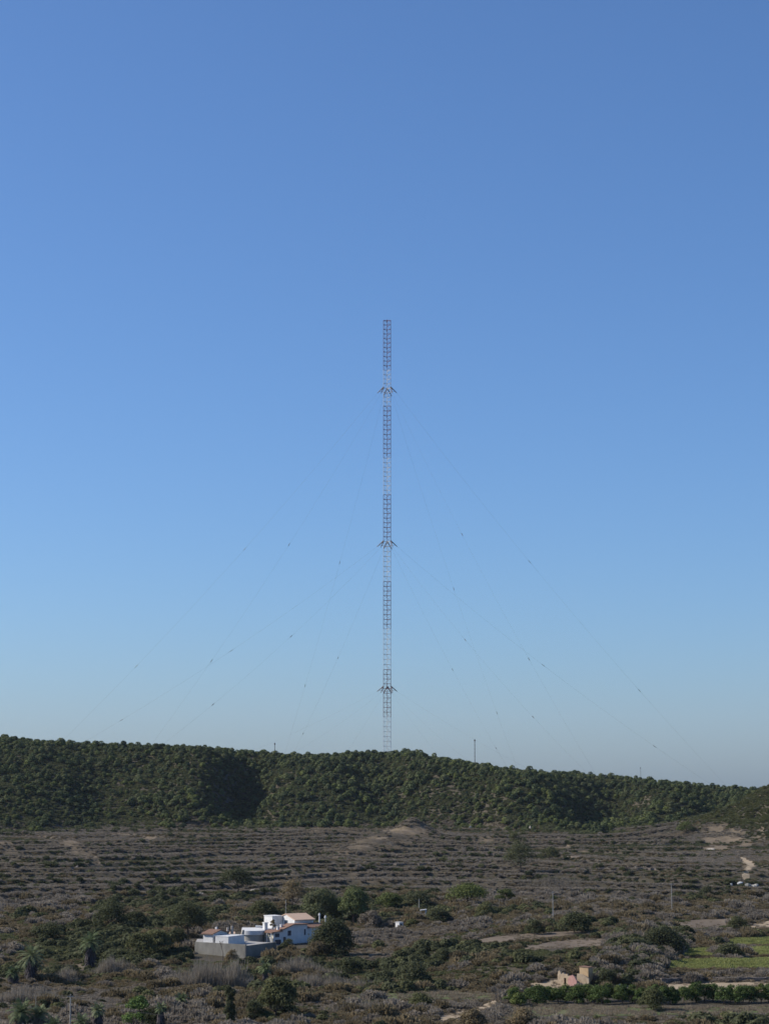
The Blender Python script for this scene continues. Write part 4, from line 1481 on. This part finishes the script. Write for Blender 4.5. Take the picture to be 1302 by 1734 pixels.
boulder('rubble_heap', 'low white heap of rubble left of the little white hut', 'rubble heap', 661, 1571, 16, 8, 1, MAT['whiterock'], 4)
boulder('limestone_boulder', 'bright white flat boulder at the foot of the hillside path', 'boulder', 1252, 1498, 11, 7, 2, MAT['whiterock'])
boulder('limestone_boulder', 'small white boulder left of the bright flat one by the path', 'boulder', 1238, 1502, 7, 6, 3, MAT['whiterock'])
boulder('rubble_heap', 'wide grey rubble mound right of the bright white boulder', 'rubble heap', 1270, 1504, 26, 12, 4, MAT['block'], 5)
boulder('limestone_boulder', 'pale boulder on the eroded bank at the right', 'boulder', 1202, 1440, 18, 4, 5, MAT['rock'])
boulder('limestone_boulder', 'pale upright boulder at the wood edge below the dark spur', 'boulder', 897, 1406, 6, 8, 6, MAT['rock'])
boulder('limestone_boulder', 'pale boulder below the wood right of the bare ridge', 'boulder', 796, 1404, 6, 6, 7, MAT['rock'])
boulder('marker_stone', 'small white painted stone beside the sandy track', 'marker stone', 1049, 1671, 5, 7, 8, MAT['whiterock'])
boulder('limestone_boulder', 'pale boulder below the round dark tree above the villa', 'boulder', 428, 1510, 9, 5, 9, MAT['rock'])
boulder('rubble_heap', 'broken line of pale stones left of the round dark tree above the villa', 'rubble heap', 332, 1513, 26, 3, 10, MAT['rock'], 7)
boulder('limestone_boulder', 'pale stone lying in the scrub at the bottom right of the small palm', 'boulder', 364, 1704, 8, 5, 11, MAT['rock'])
for k, (px, py) in enumerate(((541, 1580), (551, 1580))):
    g, m_ = ground(px, py + 8)
    t = thing('garden_pillar', ('taller white garden pillar right behind the villa', 'shorter white garden pillar right behind the villa')[k], 'pillar', g, 0, 'garden pillars behind the villa')
    H = (37 - k * 4) * m_
    MB().tube((0, 0, -.3), (0, 0, H), .22, .16, 8).build('shaft', MAT['white'], t)
    MB().tube((0, 0, H), (0, 0, H + .5), .30, .12, 8).build('cap', MAT['white'], t)

# little white hut
g, m_ = ground(676, 1573)
hut = thing('white_hut', 'little white box shaped hut right of the white rubble heap', 'hut', g)
hx = (EX * .8 + EY * .6)
hy = (-EX * .6 + EY * .8)
def hutbox(mb, u0, u1, v0, v1, z0, z1):
    return mb.prism([(u0, z0), (u1, z0), (u1, z1), (u0, z1)], hy * v0, hx, UP, hy * (v1 - v0))
hutbox(MB(), -.6, .6, -.7, .7, -.3, 1.5).build('wall', MAT['white'], hut)
hutbox(MB(), -.7, .7, -.8, .8, 1.503, 1.6).build('roof', MAT['white'], hut)
hutbox(MB(), -.25, .25, -.715, -.703, 0, 1.2).build('door', MAT['darkwood'], hut)

# white canopy by the pole
g, m_ = ground(717, 1554)
can = thing('white_canopy', 'small white lean to canopy right of the short white pole', 'canopy', g)
MB().prism([(-.8, 1.75), (.75, 1.95), (.75, 2.1), (-.8, 1.9)], EY * -.6, EX, UP, EY * 1.4).build('roof', MAT['white'], can)
MB().prism([(.45, -.2), (.72, -.2), (.72, 1.94), (.45, 1.90)], EY * -.55, EX, UP, EY * 1.3).build('end_wall', MAT['white'], can)
for y_ in (-.5, .6):
    MB().tube(EX * -.7 + EY * y_ + UP * -.2, EX * -.7 + EY * y_ + UP * 1.77, .05, .05, 6).build('post', MAT['wood'], can)

# ruined farmhouse
g, m_ = ground(957, 1669)
ruin = thing('ruined_farmhouse', 'roofless ochre farmhouse ruin with a pink gable by the sandy yard', 'ruin', g)
ua = EX * .93 - EY * .37          # along the front wall
va = EX * .66 + EY * .75
S_ = m_
front_prof = [(-1.35, -.4), (-.25, -.4), (-.25, 1.25), (.12, 1.25), (.12, -.4), (1.4, -.4), (1.4, 1.1), (1.0, 1.35), (.8, 1.75), (.45, 1.6), (.3, 2.0), (-.1, 1.9), (-.35, 2.15), (-.75, 1.85), (-.95, 2.5), (-1.2, 2.4), (-1.35, 1.7)]
ua2 = (EX * .75 - EY * .66) * 1.22
MB().prism(front_prof, Vector((0, 0, 0)), ua2, UP, va * .4).build('front_wall', MAT['stone'], ruin)
MB().prism([(-.24, -.3), (.11, -.3), (.11, 1.24), (-.24, 1.24)], va * .28, ua2, UP, va * .1).build('doorway', MAT['darkwood'], ruin)
MB().prism([(0, -.4), (2.6, -.4), (2.6, 1.1), (2.0, 1.5), (1.2, 1.3), (.5, 1.8), (0, 1.7)], ua2 * -1.347 + va * .402, va, UP, ua2 * .35).build('left_wall', MAT['stone'], ruin)
MB().prism([(0, -.4), (1.5, -.4), (1.5, .9), (1.1, 1.6), (.75, 1.9), (.35, 1.65), (0, 1.2)], ua2 * .62 - va * .35, ua2, UP, va * .3).build('gable_wall', MAT['pink'], ruin)
ub = EX * .93 + EY * -.37
MB().prism([(1.25, -.4), (2.75, -.4), (2.75, 3.05), (1.25, 3.15)], va * 2.2, ua2, UP, va * 1.5).build('tower_block', MAT['ochre'], ruin)
MB().prism([(1.2, 3.156), (2.8, 3.05), (2.8, 3.13), (1.2, 3.24)], va * 2.1, ua2, UP, va * 1.7).build('roof_edge', MAT['tile'], ruin)
MB().prism([(1.3, -.4), (3.3, -.4), (3.3, 1.2), (2.8, 1.6), (2.2, 1.9), (1.3, 2.0)], va * 1.3, ua2, UP, va * .35).build('rear_wall', MAT['stone'], ruin)
boulder('rubble_heap', 'pale fallen stones in front of the ruin', 'rubble heap', 968, 1673, 26, 6, 15, MAT['rock'], 6)

# dry stone wall below the lowest green field
def stonewall(label, pts, h, seed):
    rng = random.Random(seed)
    g0, m0_ = ground(*pts[0])
    mb = MB()
    for (x1, y1), (x2, y2) in zip(pts, pts[1:]):
        n = max(2, int(abs(x2 - x1) / 6))
        P = [ground(x1 + (x2 - x1) * k / n, y1 + (y2 - y1) * k / n)[0] for k in range(n + 1)]
        for A, B in zip(P, P[1:]):
            d = (B - A)
            d.z = 0
            nn = Vector((-d.y, d.x, 0)).normalized() * .3
            for c in range(3):
                lo, hi = h * c / 3, h * (c + 1) / 3 * rng.uniform(.9, 1.02)
                a0, b0 = A + d * rng.uniform(.0, .04), B - d * rng.uniform(.0, .04)
                ins = nn * rng.uniform(.0, .25)
                vs = [a0 - nn + ins, b0 - nn + ins, b0 + nn, a0 + nn]
                zl = min(A.z, B.z) - (.3 if c == 0 else 0)
                mb.add([Vector((v.x, v.y, zl + lo)) - g0 for v in vs] + [Vector((v.x, v.y, min(A.z, B.z) + hi)) - g0 for v in vs], [(0, 3, 2, 1), (4, 5, 6, 7), (0, 1, 5, 4), (1, 2, 6, 5), (2, 3, 7, 6), (3, 0, 4, 7)])
    return tag(mb.build('dry_stone_wall', MAT['stone2'], None, g0), label, 'stone wall', kind='thing')


MAT['stone2'] = mottled('field_wall_stone', (.10, .085, .075), (.24, .20, .17), 1.4, .95, bump=.6)
stonewall('low dry stone wall along the upper edge of the sandy track', [(1118, 1664), (1180, 1662), (1250, 1662), (1325, 1662)], .75, 5)

for k, (x0, y0, x1, y1) in enumerate(((120, 1471, 205, 1469), (228, 1441, 322, 1440), (352, 1462, 430, 1460), (470, 1484, 560, 1482), (765, 1449, 850, 1448), (790, 1470, 842, 1469), (960, 1452, 1050, 1451), (1010, 1474, 1120, 1473), (1060, 1432, 1165, 1431), (640, 1466, 730, 1465))):
    w_ = stonewall('broken dry stone wall holding up a terrace below the wood', [(x0, y0), ((x0 + x1) / 2, (y0 + y1) / 2), (x1, y1)], 0.55, 20 + k)
    w_['group'] = 'terrace walls below the wood'

# ------------------------------------------------------------------ the guyed mast
azm, s_top = ray(655.5, 545)
RM = 1800.0
MX, MY = RM * math.sin(azm), RM * math.cos(azm)
ZB = gxy(MX, MY)
ZTOP = CAMZ + s_top * RM
mast = thing('guyed_mast', 'very tall red and white lattice radio mast behind the hill', 'radio mast', (MX, MY, ZB))


def mz(row):
    return CAMZ + ray(655.5, row)[1] * RM - ZB


RL = 3.55
LEG = [rad(207 + 2), rad(327 + 2), rad(87 + 2)]
HT = ZTOP - ZB
bands = [(543, 627, 'r'), (627, 688, 'w'), (688, 776, 'r'), (776, 838, 'w'), (838, 917, 'r'), (917, 985, 'w'), (985, 1065, 'r'), (1065, 1134, 'w'), (1134, 1214, 'r'), (1214, 1400, 'w')]


def legpt(k, z):
    return Vector((RL * math.cos(LEG[k]), RL * math.sin(LEG[k]), z))


for a_, b_, c_ in bands:
    z1, z0 = mz(a_), max(0.0, mz(b_))
    n = max(1, round((z1 - z0) / 4.12))
    mb = MB()
    for k in range(3):
        mb.tube(legpt(k, z0), legpt(k, z1), .23, .23, 6, False)
        for i in range(n):
            za, zb = z0 + (z1 - z0) * i / n, z0 + (z1 - z0) * (i + 1) / n
            mb.tube(legpt(k, zb), legpt((k + 1) % 3, zb), .155, .155, 5, False)
            p0, p1 = (legpt(k, za), legpt((k + 1) % 3, zb)) if i % 2 else (legpt((k + 1) % 3, za), legpt(k, zb))
            mb.tube(p0, p1, .075, .075, 4, False)
    mb.build('mast_section', MAT['mastred'] if c_ == 'r' else MAT['mastwhite'], mast)
cap = MB()
for k in range(3):
    cap.tube(legpt(k, HT), Vector((0, 0, HT + 1.2)), .14, .12, 5)
cap.tube((0, 0, HT - .4), (0, 0, HT + 2.0), .3, .25, 8)
cap.build('beacon', MAT['mastred'], mast)
foot = MB().tube((0, 0, -.5), (0, 0, .6), 2.6, 2.2, 12)
foot.build('foundation', MAT['concrete'], mast)

GAZ = [rad(t_) for t_ in (182, 232, 302, 352, 62, 112)]
tips = {}
for lev, (row, drop, reach) in enumerate(((656, 5.0, 8.3), (916, 5.0, 8.6), (1162, 4.4, 8.4))):
    z = mz(row)
    for k, g_ in enumerate(GAZ):
        kk = min(range(3), key=lambda q_: -math.cos(LEG[q_] - g_))
        tip = Vector((reach * math.cos(g_), reach * math.sin(g_), z - drop - (1.2 if k % 3 else 0)))
        tips[(lev, k)] = tip
        mb = MB()
        mb.tube(legpt(kk, z), tip, .5, .3, 6)
        mb.tube(legpt(kk, z - 4.1), tip.lerp(legpt(kk, z), .25), .12, .10, 5)
        mb.tube(legpt(kk, z - 1.2), tip.lerp(legpt(kk, z), .45), .10, .10, 5)
        mb.build('outrigger', MAT['steel'], mast)
for lev in range(3):
    Rg = (290.0, 285.0, 150.0)[lev]
    for k, g_ in enumerate(GAZ):
        end = Vector((Rg * math.cos(g_), Rg * math.sin(g_), 0))
        end.z = gxy(MX + end.x, MY + end.y) - ZB
        p0 = tips[(lev, k)]
        L = (end - p0).length
        pts = [p0.lerp(end, q_) - UP * (.022 * L * 4 * q_ * (1 - q_)) for q_ in np.linspace(0, 1, 26)]
        cab = MB().path(pts, .030 if lev < 2 else .022, .030 if lev < 2 else .022, 4).build('guy_cable', MAT['wire'], mast)
        for fr_ in ((.40, .72), (.42, .75), ())[lev]:
            fr_ += .03 * math.sin(k * 2.1 + lev)
            i = int(fr_ * 25)
            c = pts[i].lerp(pts[i + 1], fr_ * 25 - i)
            d = (pts[i + 1] - pts[i]).normalized()
            ins = MB()
            for s in range(3):
                q0 = c + d * (s * .9 - 1.2)
                ins.tube(q0, q0 + d * .55, .30, .2, 7)
            ins.tube(c - d * 1.6, c + d * 1.8, .1, .1, 5)
            ins.build('insulator', MAT['porcelain'], cab)


# two slim masts on the hill
def slim_mast(label, px, toprow, baserow, dist, r_):
    az, s = ray(px, toprow)
    x, y = dist * math.sin(az), dist * math.cos(az)
    zb = gxy(x, y)
    H = CAMZ + s * dist - zb
    t = thing('slim_mast', label, 'mast', (x, y, zb), 0, 'slim masts on the hill')
    MB().tube((0, 0, -.3), (0, 0, H - 1.2), r_, r_ * .8, 7).build('pole', MAT['steel'], t)
    MB().tube((0, 0, H - 1.2), (0, 0, H), r_ * 2.2, r_ * 1.6, 8).build('head', MAT['porcelain'], t)
    mb = MB()
    for q_ in range(1, int(H / 2.5)):
        mb.tube((-r_ * 2.2, 0, q_ * 2.5), (r_ * 2.2, 0, q_ * 2.5), .07, .07, 5)
    mb.build('step_bars', MAT['steel'], t)
    return t


slim_mast('slim dark mast with a small head right of the tall lattice mast', 803.5, 1252, 1292, 1440, .25)
slim_mast('short slim mast poking out of the wood left of the tall lattice mast', 465.5, 1258, 1272, 1440, .22)
slim_mast('tiny mast tip above the wood at the right part of the hill', 1084, 1299, 1312, 1440, .11)

# ------------------------------------------------------------------ light, sky, camera
HAZE = 1.8e-5
SUN_AZ, SUN_EL = rad(-82), rad(35)
w = bpy.data.worlds.new('World')
SC.world = w
w.use_nodes = True
nt = w.node_tree
sky = nt.nodes.new('ShaderNodeTexSky')
sky.sky_type = 'NISHITA'
sky.sun_disc = False
sky.sun_elevation = SUN_EL
sky.sun_rotation = SUN_AZ
sky.altitude = 800
sky.air_density = 1.0
sky.dust_density = 1.6
sky.ozone_density = 10
nt.links.new(sky.outputs[0], nt.nodes['Background'].inputs[0])
nt.nodes['Background'].inputs[1].default_value = .130

sl = bpy.data.lights.new('sun', 'SUN')
sl.energy = 5.0
sl.angle = rad(.53)
sl.color = (1.0, .93, .82)
so = bpy.data.objects.new('sun', sl)
COL.objects.link(so)
sd = Vector((math.sin(SUN_AZ) * math.cos(SUN_EL), math.cos(SUN_AZ) * math.cos(SUN_EL), math.sin(SUN_EL)))
so.rotation_euler = sd.to_track_quat('Z', 'Y').to_euler()
so.location = (-200, -100, 400)

# thin air between the camera and the hill
hz = bpy.data.materials.new('thin_haze')
hz.use_nodes = True
hn = hz.node_tree
hn.nodes.remove(hn.nodes['Principled BSDF'])
pv = hn.nodes.new('ShaderNodeVolumePrincipled')
pv.inputs['Color'].default_value = (.78, .87, 1.0, 1)
pv.inputs['Density'].default_value = HAZE
pv.inputs['Anisotropy'].default_value = 0.0
hn.links.new(pv.outputs[0], hn.nodes['Material Output'].inputs['Volume'])
zlo, zhi, ex = float(ZG.min()) - 1, CAMZ + 420.0, 13000.0
hb = MB().add([(-ex, -ex, zlo), (ex, -ex, zlo), (ex, ex, zlo), (-ex, ex, zlo), (-ex, -ex, zhi), (ex, -ex, zhi), (ex, ex, zhi), (-ex, ex, zhi)],
              [(0, 3, 2, 1), (4, 5, 6, 7), (0, 1, 5, 4), (1, 2, 6, 5), (2, 3, 7, 6), (3, 0, 4, 7)])
tag(hb.build('haze', hz), kind='stuff')

cd = bpy.data.cameras.new('camera')
cam = bpy.data.objects.new('camera', cd)
COL.objects.link(cam)
cam.location = (0, 0, CAMZ)
cam.rotation_euler = (math.pi / 2 + PITCH, 0, 0)
cd.sensor_fit = 'VERTICAL'
cd.sensor_height = 24
cd.lens = 24 * F / 1734
cd.clip_start = .5
cd.clip_end = 120000
SC.camera = cam
SC.view_settings.view_transform = 'Standard'
SC.view_settings.look = 'None'
SC.view_settings.exposure = 0.1
SC.view_settings.gamma = 1
SC.render.resolution_x, SC.render.resolution_y = 768, 1024
SC.cycles.filter_width = 1.6
SC.cycles.max_bounces = 4
SC.cycles.diffuse_bounces = 2
